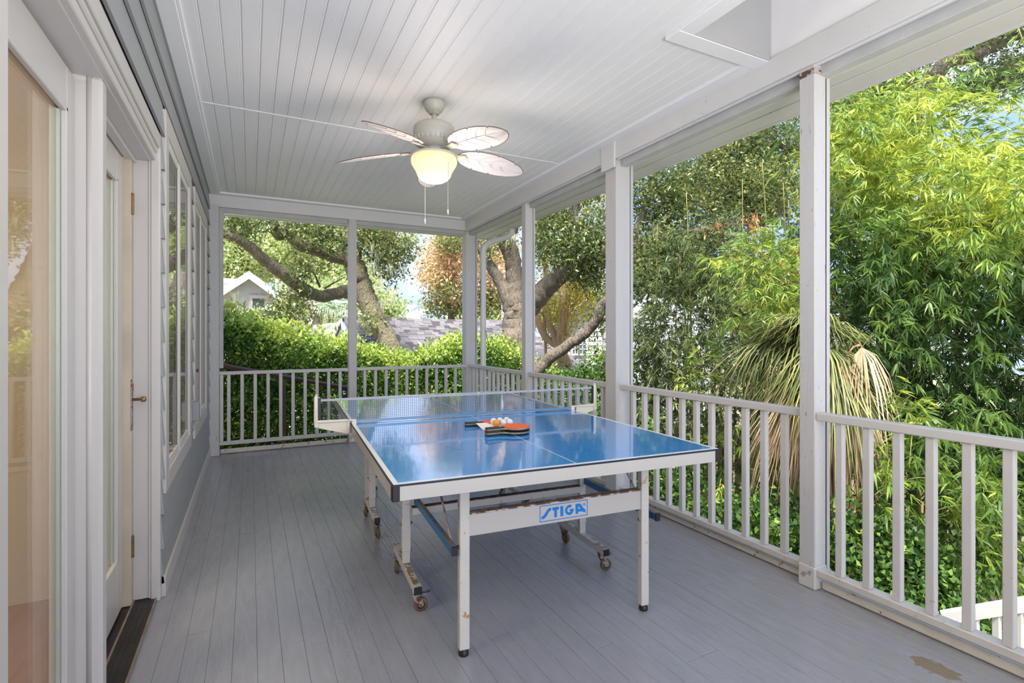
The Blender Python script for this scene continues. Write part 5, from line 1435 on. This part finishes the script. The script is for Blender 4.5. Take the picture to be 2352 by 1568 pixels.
# pale background oaks
o4 = tag(empty('pale_oak', at(700, 760, d=24)), 'pale green oak in sunlight filling the far background beyond the left limb', 'tree')
limb(pxl([(700, 800, 19, 15), (690, 740, 19, 14), (680, 700, 19.5, 13), (670, 640, 20, 10)]), o4, name='trunk')
limb(pxl([(735, 760, 19.5, 10), (720, 720, 19.5, 8), (700, 680, 20, 7), (650, 640, 20, 6)]), o4)
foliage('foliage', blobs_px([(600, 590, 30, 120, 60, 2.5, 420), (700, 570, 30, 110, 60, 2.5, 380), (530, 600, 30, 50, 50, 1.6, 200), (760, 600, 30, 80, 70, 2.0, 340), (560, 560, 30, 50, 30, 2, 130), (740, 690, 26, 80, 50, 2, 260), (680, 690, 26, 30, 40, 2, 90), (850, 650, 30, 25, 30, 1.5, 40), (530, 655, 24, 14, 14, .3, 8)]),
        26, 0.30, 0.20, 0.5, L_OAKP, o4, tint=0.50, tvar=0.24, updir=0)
moss('hanging_moss', [vv(at(random.uniform(640, 800), random.uniform(650, 740), d=22)) for _ in range(50)], o4, 0.7)
o5 = tag(empty('mossy_oak', at(860, 760, d=26)), 'pale olive oak hung with moss between trunk and distant house', 'tree')
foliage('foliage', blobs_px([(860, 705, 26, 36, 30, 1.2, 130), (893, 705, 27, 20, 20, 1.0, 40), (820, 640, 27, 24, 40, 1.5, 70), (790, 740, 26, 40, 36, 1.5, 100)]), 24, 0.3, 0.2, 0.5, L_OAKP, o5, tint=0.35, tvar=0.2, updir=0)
limb(pxl([(898, 780, 26, 4), (896, 720, 26, 4), (890, 680, 26, 3)]), o5, name='trunk', n=8)
moss('hanging_moss', [vv(at(random.uniform(840, 910), random.uniform(650, 700), d=25)) for _ in range(18)], o5, 0.5)
o6 = tag(empty('autumn_tree', at(1030, 770, d=19)), 'tree turning orange brown, seen left of the corner post', 'tree')
limb(pxl([(1040, 790, 19, 8), (1035, 700, 19, 7), (1045, 600, 19, 5), (1040, 520, 19, 3)]), o6, name='trunk', n=8)
foliage('foliage', blobs_px([(1020, 600, 18.5, 60, 50, 1.6, 120), (1040, 560, 18.5, 50, 50, 1.5, 80), (995, 640, 18, 22, 16, 1, 22), (1040, 660, 18.5, 40, 40, 1.2, 60), (1130, 620, 19, 60, 80, 1.6, 130), (1110, 560, 19, 60, 50, 1.6, 70)]),
        22, 0.22, 0.13, 0.5, L_AUT, o6, tint=0.60, tvar=0.25, updir=0)
foliage('green_foliage', blobs_px([(1040, 555, 17.5, 40, 22, .8, 50), (1020, 665, 18, 36, 20, 1.0, 36), (1045, 705, 19, 50, 20, 1.0, 60), (1000, 702, 20, 24, 14, .8, 24), (1120, 690, 19, 50, 40, 1.0, 90)]), 22, 0.2, 0.13, 0.45, L_OAK, o6, tint=0.62, tvar=0.2)
# low tree line
for i, (u, v, d, ru, rv, n) in enumerate([(940, 722, 60, 60, 7, 90), (1090, 728, 46, 50, 12, 100), (760, 745, 44, 120, 24, 200), (600, 735, 44, 140, 20, 200), (1250, 720, 46, 130, 26, 200), (1480, 700, 40, 160, 60, 320), (1750, 690, 40, 160, 90, 320), (2080, 660, 40, 200, 130, 400)]):
    t = tag(empty('distant_tree', at(u, v + rv, d=d)), ['low hazy tree on the skyline beside the blue roofed house', 'far tree on the skyline behind the corner post', 'distant tree behind the garage gable end', 'distant tree beyond the white gabled house', 'distant tree behind the right oak trunk', 'distant tree far behind the dark bamboo', 'distant tree far behind the palm', 'distant tree far behind the tall bamboo'][i], 'tree')
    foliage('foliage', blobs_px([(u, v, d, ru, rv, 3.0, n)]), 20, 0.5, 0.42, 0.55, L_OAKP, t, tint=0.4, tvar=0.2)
    limb(pxl([(u, v + rv + 60, d, 6), (u, v, d, 4)]), t, name='trunk', n=6)

# crepe myrtle
cm = tag(empty('crepe_myrtle', at(1290, 850, d=12.2)), 'crepe myrtle with smooth tan trunks and yellow orange leaves', 'tree')
for pth in ([(1300, 850, 12.2, 9), (1280, 790, 12.2, 8), (1257, 720, 12.2, 7.5), (1253, 640, 12.2, 6), (1256, 560, 12.2, 4), (1250, 480, 12.2, 3)],
            [(1310, 850, 12.2, 8), (1250, 770, 12.3, 8), (1232, 720, 12.3, 7), (1222, 650, 12.3, 5), (1225, 560, 12.4, 3)],
            [(1285, 850, 12, 8), (1287, 770, 12, 8), (1290, 710, 12, 7), (1298, 670, 12, 5), (1305, 610, 12, 3)],
            [(1290, 850, 12.1, 7), (1292, 760, 12.1, 6), (1302, 700, 12.1, 6), (1312, 655, 12.1, 4.5), (1322, 600, 12.1, 3)],
            [(1292, 860, 12.1, 6), (1297, 790, 12.1, 5), (1304, 730, 12.1, 4), (1322, 695, 12.1, 3.5), (1345, 665, 12.1, 2.5)],
            [(1252, 760, 12.3, 3.5), (1240, 715, 12.3, 3), (1228, 690, 12.4, 2)]):
    limb(pxl(pth), cm, MYRT, n=10, name='stem', wob=0.03)
foliage('foliage', blobs_px([(1245, 600, 12.4, 35, 50, .7, 60), (1275, 690, 12.4, 45, 50, .8, 110), (1330, 640, 12.3, 45, 40, .8, 90), (1350, 680, 12.3, 40, 40, .7, 70), (1285, 750, 12.4, 30, 45, .6, 60), (1240, 520, 12.4, 40, 30, .6, 40), (1340, 480, 12.5, 60, 50, .8, 60), (1380, 450, 12.5, 40, 40, .8, 40), (1320, 720, 12.3, 40, 30, .6, 40)]), 20, 0.12, 0.065, 0.5, L_MYR, cm, tint=0.45, tvar=0.28, updir=0)

# ================================================================== HEDGE AND SHRUBS
def hedge_blobs(): 
    B = []
    tops = [(380, 690, 8.0), (440, 700, 8.0), (500, 725, 8.0), (540, 740, 8.0), (580, 752, 8.1), (620, 762, 8.2), (660, 768, 8.3), (700, 780, 8.4), (745, 790, 8.5), (790, 796, 8.6), (835, 812, 8.7), (870, 822, 8.8), (910, 826, 8.9), (950, 820, 8.9), (990, 816, 8.9), (1015, 800, 8.9), (1045, 788, 8.9), (1075, 785, 9.0), (1110, 790, 9.1), (1145, 800, 9.2), (1180, 822, 9.4), (1225, 840, 9.6), (1270, 860, 9.8), (1330, 862, 10)]
    for (u, v, Y) in tops:
        top = at(u, v, Y=Y)
        z = top.z - 0.22
        k = 0
        while z > -1.7:
            B.append(((top.x, Y + random.uniform(-.15, .15), z), (0.34, 0.45, 0.30), 40 if k < 3 else 34)); z -= 0.38; k += 1
    return B
hd = tag(empty('hedge', (2.0, 8.6, GZ)), 'tall glossy green hedge with bright yellow green tips across the far end', 'hedge')
HB = hedge_blobs()
foliage('foliage', HB, 22, 0.085, 0.068, 0.48, L_HEDGE, hd, tint=0.46, tvar=0.24, updir=0.4, droop=0.1)
tips = [((b_[0][0], b_[0][1] - 0.15, b_[0][2] + 0.22), (0.34, 0.35, 0.16), 22) for i, b_ in enumerate(HB) if b_[2] == 40 and (i == 0 or HB[i - 1][0][2] < b_[0][2])]
foliage('new_growth', tips, 16, 0.06, 0.075, 0.46, L_HEDGE, hd, tint=0.88, tvar=0.12, updir=0.9, droop=0.05)
for k in range(16):
    x_ = -0.6 + k * 0.42 + random.uniform(-.1, .1); y_ = 8.5 + random.uniform(-.2, .3)
    limb([(x_, y_, GZ, .03), (x_ + random.uniform(-.15, .15), y_, -1.0, .026), (x_ + random.uniform(-.3, .3), y_ + .1, 0.2, .015)], hd, STEMB, n=7, name='stem')

PRIV = [('privet_shrub', 'round leaved green shrub low behind the nearest post and railing', [(1960, 1250, 4.4, 70, 90, .35, 60), (2060, 1270, 4.4, 90, 90, .35, 80), (2140, 1330, 4.3, 70, 80, .3, 60), (1940, 1370, 4.3, 60, 60, .3, 40), (2080, 1380, 4.2, 90, 60, .3, 60), (2250, 1480, 4.0, 120, 70, .3, 60)]),
        ('privet_shrub', 'round leaved green shrub low behind the middle railing, right half', [(1700, 1200, 5.0, 60, 70, .4, 60), (1770, 1220, 5.0, 60, 90, .4, 70), (1830, 1240, 5.0, 60, 100, .4, 70), (1640, 1250, 5.2, 60, 70, .4, 50), (1820, 1330, 4.8, 80, 80, .4, 60)]),
        ('privet_shrub', 'green shrub with sparse leaves behind the middle railing, left half', [(1520, 1120, 6.2, 50, 80, .4, 50), (1585, 1110, 6.2, 50, 100, .4, 60), (1480, 1030, 6.4, 40, 80, .4, 40), (1600, 1200, 5.8, 60, 60, .4, 50), (1500, 1220, 6.0, 70, 60, .4, 50)]),
        ('garden_shrub', 'low grey green bush behind the railing next to the thick post', [(1400, 850, 8.8, 60, 50, .6, 100), (1340, 880, 9.0, 60, 40, .6, 80), (1290, 900, 9.0, 60, 40, .6, 60), (1440, 930, 8.6, 60, 60, .6, 90), (1370, 960, 8.4, 80, 60, .6, 90), (1250, 960, 8.6, 80, 60, .6, 90), (1150, 960, 8.4, 80, 70, .6, 90)])]
for nm, lb, bl in PRIV:
    e = tag(empty(nm, (at(bl[0][0], bl[0][1], d=bl[0][2]).x, at(bl[0][0], bl[0][1], d=bl[0][2]).y, GZ)), lb, 'shrub')
    foliage('foliage', blobs_px(bl), 26, 0.085, 0.058, 0.62, L_PRIV, e, tint=0.45, tvar=0.25, updir=0.4)
    for b_ in bl[:4]:
        p = at(b_[0], b_[1], d=b_[2]); limb([(p.x, p.y, GZ, .022), (p.x + random.uniform(-.1, .1), p.y, (p.z + GZ) / 2, .018), (p.x + .05, p.y, p.z, .01)], e, STEMB, n=6, name='stem')

# ================================================================== BAMBOO
def spray_leaves(P, D, n, L_, W_, tint, spread=0.9):
    """fans of n leaves at points P heading along D (arrays)"""
    N = len(P); D = unit(D)
    base = np.repeat(P, n, 0); dd = np.repeat(D, n, 0)
    a = np.tile(np.linspace(-1, 1, n), N) * spread + rng.normal(0, 0.15, N * n)
    s = unit(np.cross(D, rvec(N) * 0.3 + np.array([0, 0, 1.0]))); s = np.repeat(s, n, 0)
    up = np.cross(s, dd)
    d = dd * np.cos(a)[:, None] + s * np.sin(a)[:, None] + up * rng.normal(0, 0.22, (N * n, 1))
    Ls = L_ * rng.uniform(0.65, 1.15, N * n) * (1 - 0.25 * np.abs(a / spread))
    base = base - dd * np.abs(a)[:, None] * 0.03 * L_ / 0.13
    t = np.repeat(tint, n) + rng.normal(0, 0.09, N * n)
    return leaf_arrays(base, d, Ls, Ls * W_, t, 0.22, True)
def plumes(starts, dirs, L_, n_s, droop):
    """points and headings along arching twigs"""
    P, D, I = [], [], []
    N = len(starts)
    for k in range(n_s):
        t = (k + rng.random(N)) / n_s
        p = starts + dirs * (t * L_)[:, None] + np.array([0, 0, -1.0]) * (droop * (t * L_) ** 2)[:, None]
        d = dirs + np.array([0, 0, -1.0]) * (2 * droop * t * L_)[:, None] + rng.normal(0, 0.35, (N, 3))
        p = p + rng.normal(0, 0.05, (N, 3))
        P.append(p); D.append(d + np.array([0, 0, -0.25])); I.append(np.arange(N))
    return np.concatenate(P), np.concatenate(D), np.concatenate(I)
SPR = []
def spray_src(m):
    out = []
    for k in range(5):
        n = [7, 9, 8, 6, 10][k]
        V, li, lt, t = spray_leaves(np.zeros((1, 3)), np.array([[1.0, 0, 0]]), n, 0.15, 0.13, np.array([0.55]))
        g = mk('leaf_spray', V, (li, lt), m, attr=np.clip(t + 0.12 * (k - 2) * 0.8, 0, 1))
        me = g.data; c = g.location.copy(); bpy.data.objects.remove(g)
        me.transform(Matrix.Translation(c)); out.append(me)
    return out
def bamboo(name, label, culms, starts, dirs, L_, n_s, droop, leafL, m, tintf, n_leaf=8, n_obj=0, cm_=CULM, cat='bamboo', per_cap=99):
    e = tag(empty(name, culms[0][0][:3] if culms else tuple(starts[0])), label, cat)
    for c in culms:
        limb(c, e, cm_, n=8, name='culm', wob=0.0)
    P, D, I = plumes(starts, dirs, L_, n_s, droop)
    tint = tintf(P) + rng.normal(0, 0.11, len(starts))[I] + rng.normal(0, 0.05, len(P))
    keep = np.ones(len(P), bool)
    if n_obj:
        # nearest sprays in view stand alone
        fwd = P[:, 0] * SN + P[:, 1] * CS; rgt = P[:, 0] * CS - P[:, 1] * SN
        u = 1176 + 1194.5 * rgt / np.maximum(fwd, .1); v = 768 - 1194.5 * (P[:, 2] - EYE) / np.maximum(fwd, .1)
        vis = (fwd > 1) & (u > 1660) & (u < 2345) & (v > 60) & (v < 1400)
        order = np.argsort(np.where(vis, fwd, 1e9))[:n_obj]
        keep[order] = False
        src = spray_src(m)
        for i in order:
            o = bpy.data.objects.new('leaf_spray', src[min(4, max(0, int(tint[i] * 5)))])
            o.parent = e; o.location = Vector(P[i]) - ABS[e.name]
            o.rotation_euler = Vector(D[i]).to_track_quat('X', 'Z').to_euler()
            s_ = random.uniform(0.8, 1.15) * leafL / 0.14; o.scale = (s_, s_, s_)
            COL.objects.link(o)
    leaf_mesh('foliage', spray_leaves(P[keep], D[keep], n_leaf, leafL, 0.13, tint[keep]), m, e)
    g = G()
    for i in rng.permutation(len(starts))[:160]:
        s0 = Vector(starts[i]); d0 = Vector(dirs[i]); l0 = float(L_[i]) * 0.9
        g.tube([s0 + d0 * (l0 * t) + Vector((0, 0, -droop * (l0 * t) ** 2)) for t in (0, .25, .5, .75, 1)], [0.004, .0035, .003, .002, .001], 4)
    o = g.mk('twigs', CULM, e); o['kind'] = 'stuff'
    return e
def from_px(lst, spread_d=0.3):
    """(u0, u1, v0, v1, d0, d1, n) boxes in view -> start points"""
    P = []
    for u0, u1, v0, v1, d0, d1, n in lst:
        for _ in range(n):
            P.append(vv(at(random.uniform(u0, u1), random.uniform(v0, v1), d=random.uniform(d0, d1))))
    return np.array(P)
def dirs_for(P, main, jit=0.5):
    return unit(np.array(main) + rng.normal(0, jit, (len(P), 3)))

# tall clump filling the near opening
S1 = from_px([(1910, 2700, 300, 1350, 6.6, 8.0, 420), (1900, 2250, 220, 700, 5.6, 7.0, 120), (1900, 2150, 230, 420, 5.6, 7.0, 110), (1960, 2360, 150, 420, 6.0, 7.5, 44), (1930, 2420, 330, 560, 5.2, 6.8, 170), (2160, 2600, 380, 600, 4.4, 5.8, 120), (1900, 2500, 520, 760, 5.0, 6.6, 190), (1960, 2500, 700, 950, 4.8, 6.4, 190), (2000, 2500, 900, 1120, 4.6, 6.2, 170), (2150, 2600, 1050, 1320, 4.4, 6.0, 120), (1840, 2000, 600, 900, 5.6, 6.6, 40), (2400, 2900, 100, 1200, 4.4, 6.0, 70)])
c1_ = []
for k in range(34):
    bx_, by_ = 6.0 + random.uniform(0, 2.4), 1.2 + random.uniform(0, 3.4)
    lx_, ly_ = random.uniform(-.5, .3), random.uniform(-.4, .4)
    h_ = random.uniform(4.5, 7.0)
    c1_.append([(bx_, by_, GZ, .024), (bx_ + lx_ * .2, by_ + ly_ * .2, GZ + h_ * .35, .021), (bx_ + lx_ * .6, by_ + ly_ * .6, GZ + h_ * .7, .015), (bx_ + lx_ * 1.6, by_ + ly_ * 1.6, GZ + h_, .005)])
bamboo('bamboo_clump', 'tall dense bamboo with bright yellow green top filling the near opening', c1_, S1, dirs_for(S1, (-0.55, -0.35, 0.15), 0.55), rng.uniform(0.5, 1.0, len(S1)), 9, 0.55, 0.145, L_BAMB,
       lambda P: 0.14 + 0.42 * np.clip((P[:, 2] - 0.9) / 2.0, 0, 1) + 0.26 * np.clip(1 - np.linalg.norm((P - np.array(vv(at(2290, 480, d=4.9)))) / np.array([1.0, 1.0, 0.8]), axis=1), 0, 1) * 1.9 + 0.45 * np.clip(1 - np.linalg.norm((P - np.array(vv(at(2060, 360, d=6.0)))) / np.array([1.0, 1.4, 1.1]), axis=1), 0, 1), n_leaf=8, n_obj=280)  # young tops yellower; sunlit patches and shaded lower sprays painted into the tint
# orange cane and bare twig
# bright arching clump over the palm
S2 = from_px([(1700, 1850, 560, 650, 5.2, 6.0, 26), (1740, 1860, 620, 740, 5.2, 6.0, 26), (1660, 1760, 580, 680, 5.2, 5.8, 12), (1690, 1860, 700, 780, 5.2, 5.8, 10)])
c2_ = []
for k in range(7):
    e0 = at(random.uniform(1880, 1990), 900, d=6.2); t0 = at(random.uniform(1700, 1850), random.uniform(560, 660), d=5.6)
    m0 = (e0 + t0) / 2 + Vector((0.1, 0, 0.35))
    c2_.append([(e0.x, e0.y, GZ, .016), (e0.x, e0.y, e0.z, .014), (m0.x, m0.y, m0.z, .009), (t0.x, t0.y, t0.z, .004)])
bamboo('bamboo_clump', 'bright yellow green bamboo arching over the palm fronds, left of the nearest post', c2_, S2, dirs_for(S2, (-0.6, -0.1, 0.25), 0.45), rng.uniform(0.3, 0.6, len(S2)), 7, 0.7, 0.13, L_BAMB,
       lambda P: np.full(len(P), 0.66), n_leaf=8, cm_=CULMO, n_obj=120)
# dark fine bamboo further left
S3 = from_px([(1455, 2000, 560, 1100, 8.8, 10.0, 620), (1470, 1660, 620, 900, 7.2, 8.6, 160), (1560, 1860, 480, 640, 7.6, 9.0, 110), (1600, 1880, 640, 1000, 7.0, 8.4, 120), (1455, 1560, 700, 980, 7.4, 8.6, 50), (1480, 1800, 880, 1050, 7.0, 8.4, 70), (1840, 2000, 480, 900, 7.4, 8.6, 60)])
c3_ = []
for k in range(30):
    p = at(random.uniform(1500, 1900), 1000, d=random.uniform(7.4, 9.0)); h_ = random.uniform(4, 6); l_ = random.uniform(-.5, .4)
    c3_.append([(p.x, p.y, GZ, .02), (p.x + l_ * .3, p.y, GZ + h_ * .5, .016), (p.x + l_, p.y, GZ + h_, .004)])
bamboo('bamboo_clump', 'dark fine leaved bamboo thicket between thick post and palm', c3_, S3, dirs_for(S3, (-0.35, -0.35, 0.1), 0.6), rng.uniform(0.5, 1.0, len(S3)), 9, 0.5, 0.125, L_BAMD,
       lambda P: np.full(len(P), 0.45), n_leaf=8)
# low bamboo shoots in front of the palm skirt and under the rail
S4 = from_px([(2030, 2120, 930, 1000, 4.3, 4.8, 10), (1560, 1660, 790, 900, 6.2, 6.8, 16), (2000, 2100, 1040, 1180, 4.2, 4.8, 18), (2150, 2350, 1080, 1300, 4.0, 4.6, 26), (1640, 1830, 1000, 1120, 5.4, 6.2, 24)])
bamboo('bamboo_shoots', 'young bamboo shoots low in front of the dead palm skirt', [], S4, dirs_for(S4, (-0.3, -0.3, 0.4), 0.6), rng.uniform(0.2, 0.45, len(S4)), 5, 0.9, 0.13, L_BAMB,
       lambda P: np.full(len(P), 0.5), n_leaf=8, n_obj=60)

# ================================================================== PALMS
def palm_frond(P0, d0, stem, fanL, nseg, m, parent, droop=0.5, width=0.030, dead=0.0, name='frond', spread=1.25):
    """costapalmate frond: stalk then a fan of long segments that split and hang"""
    d0 = Vector(d0).normalized(); P0 = Vector(P0)
    hub = P0 + d0 * stem + Vector((0, 0, -0.12 * stem))
    g = G().tube([P0, P0 + d0 * stem * 0.5 + Vector((0, 0, 0.02)), hub], [0.012, 0.009, 0.007], 5)
    side = d0.cross(Vector((0, 0, 1))).normalized(); upv = side.cross(d0)
    Vs = [np.array(g.v)]; F = []; T = [np.full(len(g.v), 0.5)]
    li = []; lt = []
    for f in g.f: li += list(f); lt.append(len(f))
    off = len(g.v)
    for i in range(nseg):
        a = -spread + 2 * spread * i / (nseg - 1)
        L_ = fanL * (1 - 0.35 * abs(a) / spread) * random.uniform(0.85, 1.1)
        d = (d0 * math.cos(a) + side * math.sin(a) + upv * random.uniform(-.08, .12)).normalized()
        w = width * random.uniform(0.8, 1.1)
        s2 = d.cross(upv).normalized()
        pts = []
        for t in (0, 0.3, 0.6, 0.82, 1.0):
            p = hub + d * (L_ * t) * (1 - 0.25 * droop * t) + Vector((0, 0, -1)) * (L_ * droop * t * t * random.uniform(0.9, 1.1))
            wd = w * (0.25, 0.9, 0.8, 0.4, 0.02)[(0, 0.3, 0.6, 0.82, 1.0).index(t)]
            pts.append((p - s2 * wd / 2, p + upv * wd * 0.25, p + s2 * wd / 2))
        vs = [vv(q) for tr in pts for q in tr]
        Vs.append(np.array(vs))
        tt = random.uniform(0.2, 0.8) + dead
        T.append(np.clip(tt + np.repeat(np.array([0, .05, .15, .3, .45]), 3) * (0.6 if dead == 0 else 0.3), 0, 1))
        for k in range(4):
            for j in (0, 1):
                li += [off + 3 * k + j, off + 3 * k + j + 1, off + 3 * k + j + 4, off + 3 * k + j + 3]; lt.append(4)
        off += len(vs)
    return mk(name, np.concatenate(Vs), (np.array(li), np.array(lt)), m, parent, attr=np.concatenate(T))
PC = at(1905, 800, d=5.3)
pm = tag(empty('fan_palm', (PC.x, PC.y, GZ)), 'fan palm with drooping green fronds and a dry brown skirt behind the nearest post', 'palm')
g = G().tube([(PC.x + .02, PC.y, GZ), (PC.x, PC.y, -0.8), (PC.x, PC.y, PC.z - 0.15)], [0.17, 0.15, 0.12], 16, 0.08); g.mk('trunk', PALMT, pm, smooth=True)
VL = Vector((-CS, SN, 0)); VF = Vector((-SN, -CS, 0))           # sideways (left in view) and towards the porch
for k in range(24):
    a = random.uniform(-0.5, 1.25); up = random.uniform(-0.35, 0.95)
    d = VL * math.cos(a) + VF * math.sin(a) * 0.8 + Vector((0, 0, up))
    palm_frond(PC + Vector((0, 0, random.uniform(-.1, .1))), d, random.uniform(0.25, 0.55), random.uniform(0.75, 1.05), 40, L_PALM, pm, droop=random.uniform(0.35, 1.0), width=0.018)
for k in range(5):
    a = random.uniform(2.2, 4.4); d = VL * math.cos(a) * 0.6 - VF * 0.4 + Vector((0, 0, random.uniform(-.1, .3)))
    palm_frond(PC, d, random.uniform(0.15, 0.25), 0.5, 26, L_PALM, pm, droop=random.uniform(0.8, 1.2), width=0.018)
for k in range(16):
    a = random.uniform(-0.5, 3.5); d = VL * math.cos(a) * 0.7 + VF * math.sin(a) * 0.6 + Vector((0, 0, random.uniform(-1.0, -0.35)))
    palm_frond(PC + Vector((0, 0, random.uniform(-.45, -.1))), d, random.uniform(0.12, 0.3), random.uniform(0.55, 0.9), 22, L_DEAD, pm, droop=random.uniform(0.8, 1.3), width=0.026, dead=0.1, name='dead_frond', spread=0.9)
for k in range(7):
    d = VL * random.uniform(.7, 1) + VF * random.uniform(0.1, .6) + Vector((0, 0, random.uniform(-0.9, -0.4)))
    palm_frond(PC, d, 0.5, random.uniform(0.7, 0.95), 26, L_DEAD, pm, droop=random.uniform(0.4, 0.9), width=0.018, dead=0.15, name='dead_frond', spread=0.8)
SK = at(1985, 790, d=4.55)
for k in range(9):
    a = random.uniform(-0.3, 3.4); d = VL * math.cos(a) * 0.5 + VF * math.sin(a) * 0.5 + Vector((0, 0, random.uniform(-0.9, 0.15)))
    palm_frond(PC + (SK - PC) * random.uniform(0.3, 1.0) + Vector((0, 0, random.uniform(-.35, .05))), d, random.uniform(0.06, 0.16), random.uniform(0.4, 0.62), 18, L_DEAD, pm, droop=random.uniform(1.1, 1.6), width=0.017, dead=0.0, name='dead_frond', spread=1.0)
# small grey-green palm below the white gabled house
P2 = at(585, 745, d=13.5)
pm2 = tag(empty('fan_palm', (P2.x, P2.y, GZ)), 'small grey green fan palm poking above the hedge before the white house', 'palm')
g = G().tube([(P2.x, P2.y, GZ), (P2.x, P2.y, P2.z)], [0.16, 0.13], 12, 0.05); g.mk('trunk', PALMT, pm2)
for k in range(22):
    a = random.uniform(0, 2 * PI); d = Vector((math.cos(a), math.sin(a) * 0.8, random.uniform(0.1, 1.2)))
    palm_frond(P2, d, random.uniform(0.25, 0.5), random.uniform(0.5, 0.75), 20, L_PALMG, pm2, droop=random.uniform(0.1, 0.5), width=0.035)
P3 = at(780, 730, d=20)
pm3 = tag(empty('fan_palm', (P3.x, P3.y, GZ)), 'pale cabbage palm crown in the background left of the far middle post', 'palm')
g = G().tube([(P3.x - .3, P3.y, GZ), (P3.x, P3.y, P3.z)], [0.2, 0.16], 10, 0.05); g.mk('trunk', PALMT, pm3)
for k in range(26):
    a = random.uniform(0, 2 * PI); d = Vector((math.cos(a), math.sin(a) * 0.8, random.uniform(-0.3, 1.1)))
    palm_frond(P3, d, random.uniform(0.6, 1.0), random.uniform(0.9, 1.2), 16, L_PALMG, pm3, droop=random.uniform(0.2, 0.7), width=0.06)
# loose bits on the porch floor
tw = at(1152, 1241, z=0.006)
g = G().tube([(tw.x - .008, tw.y + .004, 0.004), (tw.x + .008, tw.y - .006, 0.004)], 0.0022, 6)
tag(g.mk('plastic_scrap', mat('teal scrap', (0.05, 0.42, 0.42), 0.4)), 'tiny teal plastic scrap on the floor under the table', 'scrap')
